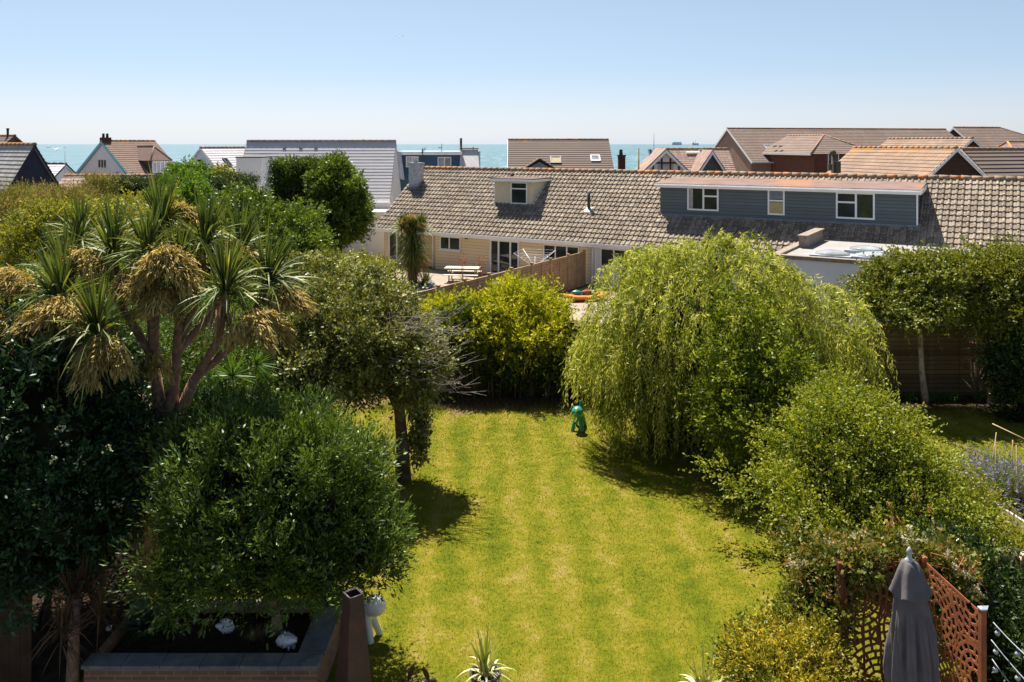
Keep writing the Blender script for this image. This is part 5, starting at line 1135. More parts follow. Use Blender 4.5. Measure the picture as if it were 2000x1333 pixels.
q = MB(); q.ball((0, 0, 0), .05, 10, 8, sc=(1, .8, .7)); q.tube([(0, 0, 0), (.05, 0, .05)], [.03, .01], 6); o = q.build('pebble', M['shell']); o.location = tuple(on(212, 1228, .06)); tag(o, 'small white stone lying in the dark at the lower left', 'stone')

bt = on(500, 1248, .47); r = plant('dry_grass', 'tuft of dry brown grass between the shells in the planter', 'plant', bt)
n = 160; strips('blades', np.repeat(bt[None], n, 0) + RNG.normal(size=(n, 3)) * (.05, .04, 0), np.concatenate([RNG.normal(size=(n, 2)) * .6, np.ones((n, 1))], 1), RNG.uniform(.15, .34, n), .010, M['leaf_dead'], r, RNG.random(n) * .6, .5, 4)
bt = on(290, 1235, .47); r = plant('low_palm', 'low dark fan-leaved plant at the shaded left end of the planter', 'plant', bt)
for k in range(6):
    a = k * 1.05; nb = 20; an = np.linspace(-1.5, 1.5, nb); f0 = np.array([math.cos(a), math.sin(a), .7]); s0 = np.array([-math.sin(a), math.cos(a), 0]); D = np.cos(an)[:, None] * f0 + np.sin(an)[:, None] * s0
    strips('frond', np.repeat((bt + f0 * .12)[None], nb, 0), D, .42, .03, M['leaf_choisya'], r, RNG.random(nb), .35, 4)
# wooden wall at the lower left
fy = 11.4; xL = at(62, 1100, fy)[0]
r = thing('board_wall', 'dark brown boarded wall in the bottom left corner', 'fence', (xL, fy, 0))
for i in range(16):
    q = MB(); a = -.0 - i * .152; q.box(a - .148, a, -.012, .012, .0, 1.9 + random.uniform(-.01, .01)); q.build('board', M['wall_dark'], r)
q = MB(); q.box(-2.4, 0, .013, .06, .3, .4); q.box(-2.4, 0, .013, .06, 1.5, 1.6); q.build('rail', M['wall_dark'], r)

# tapering steel fire chimney
c = at(690, 1160, 10.0); c[2] = 0
r = thing('fire_chimney', 'tall tapering dark rusted steel garden chimney with a square open top', 'chiminea', c, math.radians(38))
zt = 2.02; t0, b0_ = .088, .215
q = MB()
def ring(hw, z): return [(-hw, -hw, z), (hw, -hw, z), (hw, hw, z), (-hw, hw, z)]
vs = ring(b0_, .12) + ring(t0, zt) + ring(t0 - .014, zt) + ring(b0_ - .014, .13)
fs = []
for l in range(3):
    for k in range(4): fs.append((l * 4 + k, l * 4 + (k + 1) % 4, (l + 1) * 4 + (k + 1) % 4, (l + 1) * 4 + k))
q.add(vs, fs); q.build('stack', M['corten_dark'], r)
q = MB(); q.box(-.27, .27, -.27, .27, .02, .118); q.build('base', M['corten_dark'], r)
q = MB()
for k in range(4):
    a = ring(t0 + .003, zt)[k]; b = ring(t0 + .003, zt)[(k + 1) % 4]; q.tube([a, b], .008, 6)
q.build('rim', M['darkmetal'], r)
q = MB(); q.tube([(-.04, -.05, zt - .2), (-.04, -.05, zt - .04)], .006, 6); q.ball((-.04, -.05, zt - .04), .016, 8, 6); q.build('spark_guard_hook', M['galv'], r)

# abstract dog sculptures
def dog(name, label, loc, rot, mat, marks=False):
    r = thing('dog_sculpture', label, 'sculpture', loc, rot, 'plastic dog sculptures on the lawn')
    q = MB(); q.ball((.15, 0, .51), .165, 20, 14, sc=(1.08, .95, .92))
    q.tube([(-.24, 0, .36), (0, 0, .365), (.10, 0, .38)], [.095, .10, .09], 14); q.ball((-.24, 0, .36), .097, 12, 8)
    for sx in (-1, 1):
        for sy in (-1, 1):
            x0 = .04 if sx > 0 else -.22; q.tube([(x0, sy * .05, .36), (x0 + sx * .11, sy * .12, .05), (x0 + sx * .12, sy * .125, 0)], [.062, .052, .05], 12)
            if sx > 0: pass
    q.tube([(-.27, 0, .38), (-.33, 0, .54), (-.335, 0, .66)], [.045, .036, .03], 10)
    o = q.build('body', M[mat], r); m = o.modifiers.new('fuse', 'REMESH'); m.mode = 'VOXEL'; m.voxel_size = .012; m.use_smooth_shade = True
    s = o.modifiers.new('smooth', 'SMOOTH'); s.factor = .5; s.iterations = 6
    if marks:
        q = MB()
        for (x0, y0, x1, y1) in ((.10, -.05, .17, -.03), (.17, -.03, .11, -.01), (.11, -.01, .19, .01), (.12, .04, .2, .04), (.2, .04, .17, .07), (.05, .0, .09, .02)):
            f = lambda x, y: (x, y, .51 + .152 * math.sqrt(max(0, 1 - ((x - .15) / .178) ** 2 - (y / .15) ** 2)) + .002); q.tube([f(x0, y0), f((x0 + x1) / 2, (y0 + y1) / 2), f(x1, y1)], .004, 5)
        q.build('face_marks', M['black'], r)
    return r
dog('d', 'cream white plastic dog sculpture beside the steel chimney', on(713, 1252) + (0, .1, 0), math.radians(-22), 'dogwhite', True)
dog('d', 'teal green plastic dog sculpture at the far end of the lawn by the willow', on(1130, 842) + (0, .1, 0), math.radians(-104), 'doggreen')

# rusty hares: heads and ears reach into view
def hare(label, x, y, Y, rot, s=1.0, ears=2):
    b = at(x, y, Y); r = thing('hare_sculpture', label, 'sculpture', (b[0], b[1], .0), rot, 'rusty hare sculptures at the terrace edge')
    H0 = b[2]; q = MB()
    q.ball((-.16, 0, H0 * .30), .15, 14, 10, sc=(1.1, .7, 1.2)); q.tube([(-.14, 0, H0 * .42), (-.03, 0, H0 * .62), (.0, 0, H0 - .30)], [.12, .085, .06], 10)
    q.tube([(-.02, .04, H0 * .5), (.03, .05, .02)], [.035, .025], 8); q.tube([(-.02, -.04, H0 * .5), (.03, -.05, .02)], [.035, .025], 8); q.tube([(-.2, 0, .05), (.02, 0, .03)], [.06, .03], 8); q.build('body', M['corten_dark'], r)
    q = MB(); q.ball((.03, 0, H0 - .245), .062, 14, 10, sc=(1.35, .75, .9)); q.ball((.10, 0, H0 - .265), .034, 10, 8); q.build('head', M['corten_dark'], r)
    for k in range(ears):
        q = MB(); sgn = 1 if k else -1
        p0 = np.array([.0, sgn * .03, H0 - .20]); dr = np.array([-.05 - .05 * k, sgn * .03, .21]); q2 = []
        for i in range(9):
            t = i / 8; wd = .034 * math.sin(math.pi * (.12 + .88 * t)) ** .7 if i < 8 else .002; c_ = p0 + dr * t + np.array([-.02 * t * t, 0, 0]); q2.append((c_, wd))
        vs = []; 
        for c_, wd in q2: vs += [c_ + (wd, 0, .0), c_ + (0, -.010, 0), c_ - (wd, 0, 0), c_ + (0, .012, 0)]
        fs = [(4 * i + a, 4 * i + (a + 1) % 4, 4 * i + 4 + (a + 1) % 4, 4 * i + 4 + a) for i in range(8) for a in range(4)]; q.add(vs, fs, smooth=True); q.build('ear', M['corten_dark'], r)
    return r
hare('rusty metal hare with only its upright ear in view, left of the pair', 797, 1300, 10.6, math.radians(170), ears=1)
hare('rusty metal hare with slanted ear and head in view, right of the pair', 836, 1296, 10.7, math.radians(10), ears=1)

# potted spiky plants
def potted(label, x, ytop, Y, rr, n, L, mat, white=0, seed=0, lean=.8):
    c = at(x, ytop, Y); hgt = c[2]; r = thing('potted_plant', label, 'potted plant', (c[0], c[1], 0), 0, 'pots of striped spiky plants')
    q = MB(); q.lathe((0, 0, 0), [(0, .0), (rr * .72, .0), (rr * .95, hgt * .75), (rr, hgt - .03), (rr * 1.06, hgt - .03), (rr * 1.06, hgt), (rr * .93, hgt), (rr * .9, hgt - .06), (0, hgt - .06)], 28); q.build('pot', M['pot'], r)
    q = MB(); q.lathe((0, 0, hgt - .055), [(rr * .9, 0), (rr * .5, .012), (0, .02)], 20); q.build('soil', M['soil'], r)
    a = RNG.uniform(0, 6.283, n); t = RNG.uniform(.05, 1.15, n); D = np.stack([np.cos(a) * np.sin(t), np.sin(a) * np.sin(t), np.cos(t)], 1)
    P = c + (0, 0, -.04) + RNG.normal(size=(n, 3)) * (.04, .04, .01)
    strips('leaves', P, D, L * RNG.uniform(.6, 1.1, n) * (1.15 - .45 * t / 1.2), .034, M[mat], r, RNG.uniform(0, .75, n) + white * (t > .7), .75 * (t / 1.1) ** 1.5, 6, taper=2.5)
    return r
potted('dark pot with a yellow-green striped spiky plant at the bottom of the lawn', 948, 1312, 10.9, .2, 46, .72, 'leaf_varieg', .5)
potted('pot with a cream-striped arching plant at the bottom edge, right of centre', 1376, 1345, 10.5, .2, 60, .55, 'leaf_varieg', .9)
q = None

# ---------- rusted laser-cut screens
def screen(label, P0, P1, h, cs, g=.0085, mat='corten'):
    P0 = np.array(P0, float); P1 = np.array(P1, float); d = P1 - P0; L = float(np.linalg.norm(d[:2])); rt = math.atan2(d[1], d[0])
    r = thing('cut_steel_screen', label, 'screen', (P0[0], P0[1], 0), rt, 'rusted cut steel screens round the parasol')
    nx, nz = int(L / g), int((h - .05) / g); X, Z = np.meshgrid((np.arange(nx) + .5) * g, .05 + (np.arange(nz) + .5) * g, indexing='ij')
    c = np.array(cs); ds = np.stack([np.hypot(X - a, Z - b) for a, b in c]); k = ds.argmin(0); rr = ds.min(0); s2 = np.sort(ds, 0)
    cx_, cz_ = c[k, 0], c[k, 1]; an = np.arctan2(Z - cz_, X - cx_); step = .095; bi = np.floor(rr / step); metal = (rr / step - bi) < .36
    cnt = np.maximum(3, np.round(2 * math.pi * (bi + .5) * step / .115)); off = (bi * .37 + k * .21) % 1; fr = (an / (2 * math.pi) * cnt + off + .06 * np.sin(an * 3 + bi)) % 1; dist = np.minimum(fr, 1 - fr) / cnt * 2 * math.pi * rr
    metal |= (dist < .017) & (bi > 0); metal |= (s2[1] - s2[0]) < .026; metal |= (X < .045) | (X > L - .045) | (Z < .1) | (Z > h - .045); metal &= ~((rr < .04))
    V = []; Fc = []; idx = np.argwhere(metal); v = []; 
    x0 = idx[:, 0] * g; z0 = .05 + idx[:, 1] * g; t = .004
    def quad(a, b, c_, d_): V.append(np.stack([a, b, c_, d_], 1).reshape(-1, 3))
    pt = lambda x, y, z: np.stack([x, np.full_like(x, y), z], 1)
    quad(pt(x0, -t, z0), pt(x0 + g, -t, z0), pt(x0 + g, -t, z0 + g), pt(x0, -t, z0 + g)); quad(pt(x0, t, z0), pt(x0, t, z0 + g), pt(x0 + g, t, z0 + g), pt(x0 + g, t, z0))
    pad = np.pad(metal, 1)
    for dx, dz in ((1, 0), (-1, 0), (0, 1), (0, -1)):
        e = ~pad[idx[:, 0] + 1 + dx, idx[:, 1] + 1 + dz]; xe, ze = x0[e], z0[e]
        if dx: xx = xe + (g if dx > 0 else 0); quad(pt(xx, -t, ze), pt(xx, t, ze), pt(xx, t, ze + g), pt(xx, -t, ze + g))
        else: zq = ze + (g if dz > 0 else 0); quad(pt(xe, -t, zq), pt(xe + g, -t, zq), pt(xe + g, t, zq), pt(xe, t, zq))
    V = np.concatenate(V); np_mesh('cut_panel', V, np.arange(len(V)).reshape(-1, 4), M[mat], r, world=False)
    for a in (-.035, L + .035):
        if a > 0 and 'angled' not in label: continue
        q = MB(); q.box(a - .033, a + .033, -.033, .033, 0, h + .04); ps = q.build('post', M[mat], r)
        if mat != 'corten' or a < 0: continue
        q = MB(); q.box(a - .04, a + .04, -.04, .04, h + .042, h + .06); q.prism([(a - .04, -.04, h + .06), (a + .04, -.04, h + .06), (a, 0, h + .085)], (0, .08, 0)); q.build('post_cap', M['galv'], ps)
    return r
sA0, sA1 = np.array([(1645 - CX) / F * 11.1, 11.1, 0]), np.array([(1800 - CX) / F * 11.25, 11.25, 0])
screen('shade-toned rusted cut-out screen behind the parasol, facing the house', sA0, sA1, 1.8, [(.25, 1.35), (.5, .2), (1.0, .9), (1.05, 1.75)], mat='corten_shade')
sB0, sB1 = np.array([(1808 - CX) / F * 11.2, 11.2, 0]), np.array([(1915 - CX) / F * 10.0, 10.0, 0])
screen('angled orange-rust cut-out screen to the right of the parasol with capped post', sB0, sB1, 1.8, [(.3, 1.3), (1.1, .9), (.2, .3), (1.0, 1.75)])

# closed parasol
pY = 9.75; px_ = (1790 - CX) / F * pY
r = thing('parasol', 'closed grey parasol standing between the rusted screens', 'parasol', (px_, pY, 0)); tilt = -.085
q = MB(); q.tube([(0, 0, .06), (tilt * 1.0, 0, 2.58)], .022, 10); q.build('pole', M['galv'], r)
q = MB(); q.lathe((0, 0, 0), [(0, 0), (.26, 0), (.26, .05), (.2, .08), (.04, .09), (.035, .3), (0, .3)], 24); q.build('base', M['darkmetal'], r)
prof = [(.05, .75), (.18, .78), (.245, .95), (.255, 1.2), (.24, 1.45), (.21, 1.75), (.18, 2.0), (.155, 2.2), (.13, 2.34), (.10, 2.42), (.03, 2.44)]
rows, sides = [], 96; vs = []
for (rr, z) in prof:
    for k in range(sides):
        a = 2 * math.pi * k / sides; amp = .30 * min(1, (2.45 - z) / .8); f = 1 + amp * 1.3 * (abs(math.cos(4.5 * a + .5 * math.sin(z * 2.2))) - .6) + amp * .4 * math.cos(19 * a + z * 3) + .05 * math.sin(3 * a + z * 5)
        vs.append((rr * f * math.cos(a) + tilt * z / 2.58, rr * f * math.sin(a), z))
q = MB(); q.add(vs, [(i * sides + k, i * sides + (k + 1) % sides, (i + 1) * sides + (k + 1) % sides, (i + 1) * sides + k) for i in range(len(prof) - 1) for k in range(sides)], smooth=True); q.build('canopy', M['canvas'], r)
vs = []; pr2 = [(.215, 2.19), (.18, 2.28), (.135, 2.42), (.095, 2.52), (.045, 2.55), (.02, 2.55)]
for i, (rr, z) in enumerate(pr2):
    for k in range(sides):
        a = 2 * math.pi * k / sides; amp = .16 * (1 - i / 5); f = 1 + amp * math.cos(6 * a + .5); zz_ = z - (.03 * (1 - math.cos(6 * a + .5)) if i == 0 else 0)
        vs.append((rr * f * math.cos(a) + tilt * z / 2.58, rr * f * math.sin(a), zz_))
q = MB(); q.add(vs, [(i * sides + k, i * sides + (k + 1) % sides, (i + 1) * sides + (k + 1) % sides, (i + 1) * sides + k) for i in range(len(pr2) - 1) for k in range(sides)], smooth=True); q.build('top_flap', M['canvas'], r)
q = MB(); q.lathe((tilt, 0, 2.54), [(.05, 0), (.052, .015), (.03, .03), (.026, .09), (.032, .095), (.03, .13), (.012, .16), (0, .165)], 16); q.build('finial', M['galv'], r)

# festoon lights
ends = [((1940, 1216), (2090, 1345)), ((1936, 1250), (2100, 1420)), ((1938, 1288), (2040, 1400))]
for i, (a, b) in enumerate(ends):
    p0 = at(a[0], a[1], 9.95); p1 = at(b[0], b[1], 8.9); r = thing('festoon_lights', ['upper', 'middle', 'lowest'][i] + ' string of clear bulbs hanging from the rusty post at right', 'string lights', p0, 0, 'strings of bulbs from the screen post')
    q = MB(); pts = [p0 + (p1 - p0) * t + (0, 0, -.12 * 4 * t * (1 - t) * .5) for t in np.linspace(0, 1, 12)]; q.tube(pts, .006, 6); q.build('cable', M['galv'], r, world=True)
    for t in (.06, .34, .62, .9):
        c = p0 + (p1 - p0) * t + (0, 0, -.24 * t * (1 - t)); q = MB(); q.tube([c, c - (0, 0, .05)], .013, 8); bl = q.build('bulb_holder', M['black'], r, world=True)
        q = MB(); q.ball(c - (0, 0, .075), .03, 12, 8); q.build('bulb', M['glass_pale'], bl, world=False); 
        bl.children[0].location = tuple(-wloc(bl))

# climbers over the screens
r = plant('climbing_vine', 'rambling vine with cream plumes spilling over the dark screen', 'climber', (4.3, 11.6, 0))
foliage('foliage', [Bp(1645, 1092, 11.7, 70, 20, .35), Bp(1740, 1090, 11.7, 70, 20, .35), Bp(1596, 1160, 11.5, 28, 45, .3), Bp(1578, 1215, 11.4, 30, 35, .25), Bp(1830, 1105, 11.8, 50, 24, .35), Bp(1560, 1260, 11.3, 30, 24, .3), Bp(1670, 1104, 11.25, 40, 10, .15)], M['leaf_fallopia'], r, 560, 8, 8, .062, asp=.6, crad=.15, tl=.13, droop=.1, lump=.3, shell=.25, zmin=.2, shoots=.25)
n = 0; Pp = []; Dp = []
for (x, y) in ((1640, 1062), (1665, 1048), (1780, 1040), (1770, 1060), (1880, 1120), (1895, 1140), (1850, 1085), (1620, 1085), (1915, 1160), (1560, 1100), (1690, 1075), (1800, 1055), (1905, 1150), (1865, 1105)):
    c = at(x, y, 11.4); d0 = rdir(1)[0] * (1, .5, .4)
    for k in range(46): Pp.append(c + d0 * (k * .007 - .1) + RNG.normal(size=3) * .012); Dp.append(RNG.normal(size=3))
leaf_mesh('plumes', np.array(Pp), np.array(Dp), .036, .6, M['plume'], r, RNG.random(len(Pp)))
q = MB(); rnd = random.Random(21)
for k in range(16):
    a = at(rnd.uniform(1600, 1880), rnd.uniform(1090, 1140), 11.5); q.tube([a, a + (rnd.uniform(-.3, .4), rnd.uniform(-.2, .2), rnd.uniform(-.05, .25)), a + (rnd.uniform(-.5, .7), -.2, rnd.uniform(-.2, .15))], [.008, .007, .004], 5)
for k in range(6): q.tube([(4.2 + k * .25, 11.5, -.02), (4.25 + k * .22, 11.45, .9), (4.3 + k * .25, 11.5, 1.75)], [.018, .014, .01], 6)
q.build('stem', M['corten'], r, world=True)
bush('shrub', 'yellowing leafy shrub at the foot of the dark screen by the lawn', 'bush', [Bp(1530, 1290, 10.7, 75, 40, .5), Bp(1500, 1320, 10.5, 60, 35, .45), Bp(1590, 1320, 10.6, 34, 30, .3), Bp(1540, 1350, 10.4, 80, 45, .5)], 'leaf_pitto', 330, 8, 8, .06, asp=.36, crad=.16, tl=.14, up=.5, zmin=.04)
bush('shrub', 'grey-green tangled shrub between the dark screen vine and the yellowing shrub', 'bush', [Bp(1570, 1235, 11.2, 45, 40, .4), Bp(1470, 1300, 10.9, 45, 40, .4), Bp(1600, 1190, 11.5, 30, 50, .3)], 'leaf_birchdark', 200, 8, 8, .05, asp=.7, crad=.16, zmin=.04)
# dark slatted reed screen at the far right
r = thing('reed_fence', 'dark reed fence in the shade at the right edge above the festoon lights', 'fence', ((1945 - CX) / F * 12.2, 12.2, 0), math.radians(8))
q = MB(); rnd = random.Random(8)
for k in range(70): a = k * .022; q.tube([(a, rnd.uniform(-.01, .01), 0), (a + rnd.uniform(-.03, .03), rnd.uniform(-.01, .01), 1.35 + rnd.uniform(-.06, .05))], .010, 5)
q.build('reeds', M['wall_dark'], r)
q = MB(); q.tube([(0, -.02, .9), (1.5, -.02, .9)], .008, 5); q.tube([(0, -.02, .3), (1.5, -.02, .3)], .008, 5); q.build('wire', M['darkmetal'], r)
bush('shrub', 'dark leafy shrub behind the angled screen at the right edge', 'bush', [Bp(1880, 1130, 12.6, 70, 60, .6), Bp(1960, 1180, 12.0, 60, 60, .6), Bp(1980, 1260, 11.4, 60, 60, .6), Bp(1900, 1230, 12.4, 80, 90, .6)], 'leaf_dark', 420, 8, 8, .06, asp=.5, crad=.2)

# ---------- things in the neighbours' gardens
def kayak():
    b = on(1150, 592); r = thing('kayak', 'orange sit-on kayak piled with gear beyond the golden shrub', 'kayak', b + (-.12, .5, 0), math.radians(14))
    q = MB(); n = 25; L = 2.6; vs = []; S = 14
    for i in range(n):
        t = i / (n - 1) * 2 - 1; w = .39 * (1 - abs(t) ** 2.6) + .01; z = .22 * abs(t) ** 3 * .8
        for k in range(S):
            a = 2 * math.pi * k / S; vs.append((t * L / 2, w * math.cos(a), .22 + z + .19 * math.sin(a) * (1 if math.sin(a) < 0 else .55) * (1 - abs(t) ** 5)))
    q.add(vs, [(i * S + k, i * S + (k + 1) % S, (i + 1) * S + (k + 1) % S, (i + 1) * S + k) for i in range(n - 1) for k in range(S)], smooth=True); q.build('hull', M['orange'], r)
    q = MB(); q.box(-.5, .45, -.2, .2, .32, .345); q.build('deck_well', M['darkmetal'], r)
    return r, b
kr, kb_ = kayak()
for i, (dx, dy, s, mt, lab) in enumerate([(-.35, .35, .17, 'doggreen', 'green bundle lying on the orange kayak'), (.15, .45, .2, 'corten', 'rust-red bag lying on the orange kayak'), (.55, .5, .15, 'canvas', 'dark bundle at the end of the orange kayak')]):
    q = MB(); q.ball((0, 0, 0), s, 12, 8, sc=(1.5, .8, .6)); q.tube([(-s, 0, .02), (0, 0, s * .75), (s, 0, .02)], .02, 6); o = q.build('gear_bag', M[mt]); o.location = tuple(kb_ + (dx - .2, dy + .05, .42)); o.rotation_euler = (0, 0, .5 * i); tag(o, lab, 'bag', 'gear piled on the kayak')
c = on(902, 553); r = thing('picnic_table', 'pale wooden picnic table on the neighbour patio', 'table', c + (0, .6, 0), ROT_A + .45)
q = MB()
for k in range(6): q.box(-.95, .95, -.40 + k * .135, -.275 + k * .135, .72, .755)
q.build('table_top', M['palewood'], r)
for sy in (-1, 1):
    q = MB(); q.box(-.95, .95, sy * .72 - .13, sy * .72 - .01, .42, .45); q.box(-.95, .95, sy * .72 + .01, sy * .72 + .13, .42, .45); q.build('bench_seat', M['palewood'], r)
for sx in (-.7, .7):
    q = MB(); q.obox((sx, -.55, 0), (.05, 0, 0), (0, .09, 0), (0, .3, .72)); q.obox((sx, .46, 0), (.05, 0, 0), (0, .09, 0), (0, -.3, .72)); q.box(sx + .052, sx + .09, -.8, .8, .34, .42); q.build('leg_frame', M['oldwood'], r)
for i, (x, y, hh) in enumerate([(828, 560, 1.5), (905, 560, 1.55), (940, 558, 1.5), (833, 548, 1.2)]):
    b = on(x, y); r = plant('flax', ['flax with coral flower spikes by the small palm', 'flax with tall coral flower spikes before the picnic table', 'flax spikes at the right end of the picnic table', 'low flax behind the small palm on the patio'][i], 'plant', b, 'flax plants on the patio')
    n = 45; strips('leaves', np.repeat(b[None], n, 0) + RNG.normal(size=(n, 3)) * (.1, .1, 0), np.concatenate([RNG.normal(size=(n, 2)) * .35, np.ones((n, 1))], 1), RNG.uniform(.4, .8, n), .05, M['strap'], r, RNG.random(n), .2, 4)
    q = MB()
    for k in range(3): q.tube([b, b + (random.uniform(-.1, .1), 0, hh * .6), b + (random.uniform(-.25, .25), 0, hh)], [.015, .012, .008], 5)
    q.build('flower_stalk', M['corten'], r, world=True); P = b + (0, 0, hh * .85) + RNG.normal(size=(70, 3)) * (.16, .1, .2); leaf_mesh('flowers', P, rdir(70), .10, .35, M['redstem'], r, RNG.random(70))
# rotary clothes dryer
c = on(1035, 570); c = G(FA - 1.4, 36.2); r = thing('rotary_dryer', 'white rotary clothes dryer beside the french doors', 'clothes dryer', c)
q = MB(); q.tube([(0, 0, 0), (0, 0, 1.75)], .022, 8); q.build('pole', M['upvc'], r); tips = []
for k in range(4):
    a = k * math.pi / 2 + .5; t = (1.25 * math.cos(a), 1.25 * math.sin(a), 2.0); q = MB(); q.tube([(0, 0, 1.2), t], .014, 6); q.build('arm', M['upvc'], r); tips.append(np.array(t))
q = MB()
for f_ in (.4, .55, .7, .85, 1.0):
    for k in range(4):
        a = np.array([0, 0, 1.2]) + (tips[k] - (0, 0, 1.2)) * f_; b = np.array([0, 0, 1.2]) + (tips[(k + 1) % 4] - (0, 0, 1.2)) * f_; q.tube([a, b], .004, 4)
q.build('lines', M['upvc'], r)
b = on(810, 560); r = plant('rockery', 'dark slate stones round the base of the small cabbage palm', 'rockery', b)
q = MB(); rnd = random.Random(5)
for k in range(60): q.ball((rnd.uniform(-1.1, .9), rnd.uniform(-.8, .7), .04), rnd.uniform(.06, .13), 6, 4, sc=(1.3, 1, .6))
for i_ in range(len(q.sm)): q.sm[i_] = False
q.build('stones', M['lead'], r)

# gulls
def gull(label, x, y, Y, span, rz, flap, bank):
    p = at(x, y, Y); r = thing('gull', label, 'bird', p, rz); r.rotation_euler = (bank, 0, rz); s = span / 2
    q = MB(); pr = [(-.30, .012), (-.24, .03), (-.12, .07), (.02, .085), (.14, .06), (.20, .045), (.25, .04), (.30, .012)]; vs = []
    for (yy, rr) in pr:
        for k in range(10): a = 2 * math.pi * k / 10; vs.append((rr * s * 1.3 * math.cos(a), yy * s * 1.9, rr * s * 1.2 * math.sin(a)))
    fs = [(i * 10 + k, i * 10 + (k + 1) % 10, (i + 1) * 10 + (k + 1) % 10, (i + 1) * 10 + k) for i in range(7) for k in range(10)]; q.add(vs, fs, smooth=True)
    for sg in (-1, 1):
        w = [(0.05, .12, .0), (.5, .2, flap * .6), (1.0, -.05, flap)]; wv = []
        for (a, yy, z) in w: ch = .26 * (1 - a * .75); wv += [(sg * a * s, (yy) * s, z * s), (sg * a * s, (yy - ch) * s, z * s - .01), (sg * a * s, (yy - ch * .4) * s, z * s + .03 * s)]
        q.add(wv, [(0, 3, 5, 2), (2, 5, 4, 1), (0, 1, 4, 3), (3, 6, 8, 5), (5, 8, 7, 4), (3, 4, 7, 6)])
    q.build('body', M['birdwhite'], r); return r
gull('tiny gull high in the sky above the pale slate roof', 780, 73, 70, .75, .6, .35, .3)
gull('gull flying low over the sea at the left', 111, 292, 60, 1.3, .2, .25, .35)
gull('tiny gull standing on the ridge of the big pale slate roof', 709, 272, 60, .35, 1.2, -.1, 0)

# ---------- grass: blades over the lawn, thicker and longer at its edges
n = 330000; x = RNG.uniform(-7.3, 13.5, n); y = 9.3 + (24.3 - 9.3) * RNG.random(n) ** 1.25
ok = (x > -.64 * y) & (x < .66 * y) & ~((x < -3.0 - .0 * y) & (y < 13.4) & (x < -2.75))
x, y = x[ok], y[ok]; n = len(x); P = np.stack([x, y, np.full(n, .004)], 1)
tf = RNG.random(n); D = np.stack([RNG.normal(0, .5, n), RNG.normal(0, .5, n), np.ones(n)], 1)
hgt = RNG.uniform(.014, .034, n) * (1 + .5 * (tf > .97)); w = .010 * (y / 14)
S_ = np.stack([np.cos(tf * 50), np.sin(tf * 50) * .5, np.zeros(n)], 1)
D = unit(D); V = np.stack([P - S_ * (w * .5)[:, None], P + S_ * (w * .5)[:, None], P + D * hgt[:, None]], 1).reshape(-1, 3)
# longer tufts along the borders and round the tree
m_ = 9000; ex = np.concatenate([RNG.uniform(-4, 6, 3500), RNG.normal(-2.45, .22, 700), RNG.uniform(-3.4, -2.75, 1800), RNG.uniform(8, 14, 3000)]); ey = np.concatenate([23.2 + RNG.normal(0, .14, 3500), 18.3 + RNG.normal(0, .22, 700), RNG.uniform(10.5, 22, 1800), 22.9 + RNG.normal(0, .25, 3000)])
EP = np.stack([ex, ey, np.full(m_, .004)], 1); ED = unit(np.stack([RNG.normal(0, .5, m_), RNG.normal(0, .5, m_), np.ones(m_)], 1)); eh = RNG.uniform(.05, .14, m_); eS = np.stack([np.cos(ex * 90), np.sin(ex * 90) * .5, np.zeros(m_)], 1) * .008
V = np.concatenate([V, np.stack([EP - eS, EP + eS, EP + ED * eh[:, None]], 1).reshape(-1, 3)]); n += m_
g_ = np_mesh('grass', V, np.arange(3 * n).reshape(-1, 3), lawnmat('lawn_grass_blades', True), None, attr=np.repeat(RNG.random(n), 3))
tag(g_, 'short dry mown grass with paler and greener stripes across the lawn', 'grass', kind='stuff')

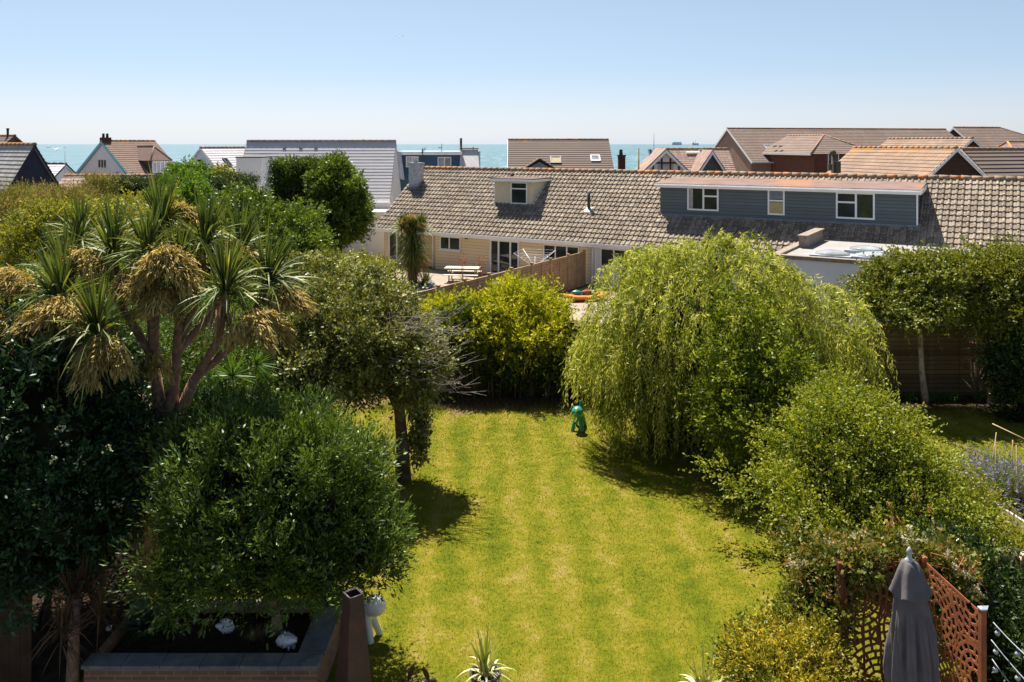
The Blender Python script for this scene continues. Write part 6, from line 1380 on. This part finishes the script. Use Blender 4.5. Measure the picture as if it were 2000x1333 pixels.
# ================================================================== light, sky, camera
SUN = unit(np.array([-.169, .458, .873]))
w = bpy.data.worlds.new('World'); scene.world = w; w.use_nodes = True; nt = w.node_tree
bg = nt.nodes['Background']; sky = nt.nodes.new('ShaderNodeTexSky'); sky.sky_type = 'NISHITA'; sky.sun_disc = False
sky.sun_elevation = math.asin(SUN[2]); sky.sun_rotation = math.atan2(SUN[0], SUN[1]); sky.altitude = 0; sky.air_density = 1.0; sky.dust_density = .35; sky.ozone_density = 1.6
tc = nt.nodes.new('ShaderNodeTexCoord'); sp = nt.nodes.new('ShaderNodeSeparateXYZ'); nt.links.new(tc.outputs['Generated'], sp.inputs[0])
cr = nt.nodes.new('ShaderNodeValToRGB'); nt.links.new(sp.outputs[2], cr.inputs[0]); e_ = cr.color_ramp.elements; e_[0].position = 0.0; e_[0].color = (.80, .96, 1.46, 1); e_[1].position = .17; e_[1].color = (1.0, .93, .90, 1)
e3 = cr.color_ramp.elements.new(.018); e3.color = (.81, .88, 1.22, 1); e4 = cr.color_ramp.elements.new(.045); e4.color = (.83, .84, 1.07, 1)
e2 = cr.color_ramp.elements.new(.09); e2.color = (.83, .84, .96, 1)
mx = nt.nodes.new('ShaderNodeMix'); mx.data_type = 'RGBA'; mx.blend_type = 'MULTIPLY'; mx.inputs[0].default_value = 1.0; nt.links.new(sky.outputs[0], mx.inputs[6]); nt.links.new(cr.outputs[0], mx.inputs[7])
nt.links.new(mx.outputs[2], bg.inputs[0]); bg.inputs[1].default_value = .06
ld = bpy.data.lights.new('sun', 'SUN'); ld.energy = 5.0; ld.angle = math.radians(.5); ld.color = (1, .945, .84)
lo = bpy.data.objects.new('sun', ld); link(lo); lo.rotation_euler = Vector(tuple(SUN)).to_track_quat('Z', 'Y').to_euler(); lo.location = (-20, 60, 60)
cd = bpy.data.cameras.new('camera'); cam = bpy.data.objects.new('camera', cd); link(cam); cam.location = (0, 0, CAMZ); cam.rotation_euler = (math.radians(90), 0, 0)
cd.sensor_width = 36; cd.lens = 28.8; cd.shift_y = -(666.5 - HZ) / 2000; cd.clip_end = 200000; cd.clip_start = .1; scene.camera = cam
scene.view_settings.view_transform = 'Standard'; scene.view_settings.look = 'None'; scene.view_settings.exposure = 1.1; scene.view_settings.gamma = 1
scene.cycles.max_bounces = 6; scene.cycles.diffuse_bounces = 2; scene.cycles.transmission_bounces = 4; scene.cycles.glossy_bounces = 2
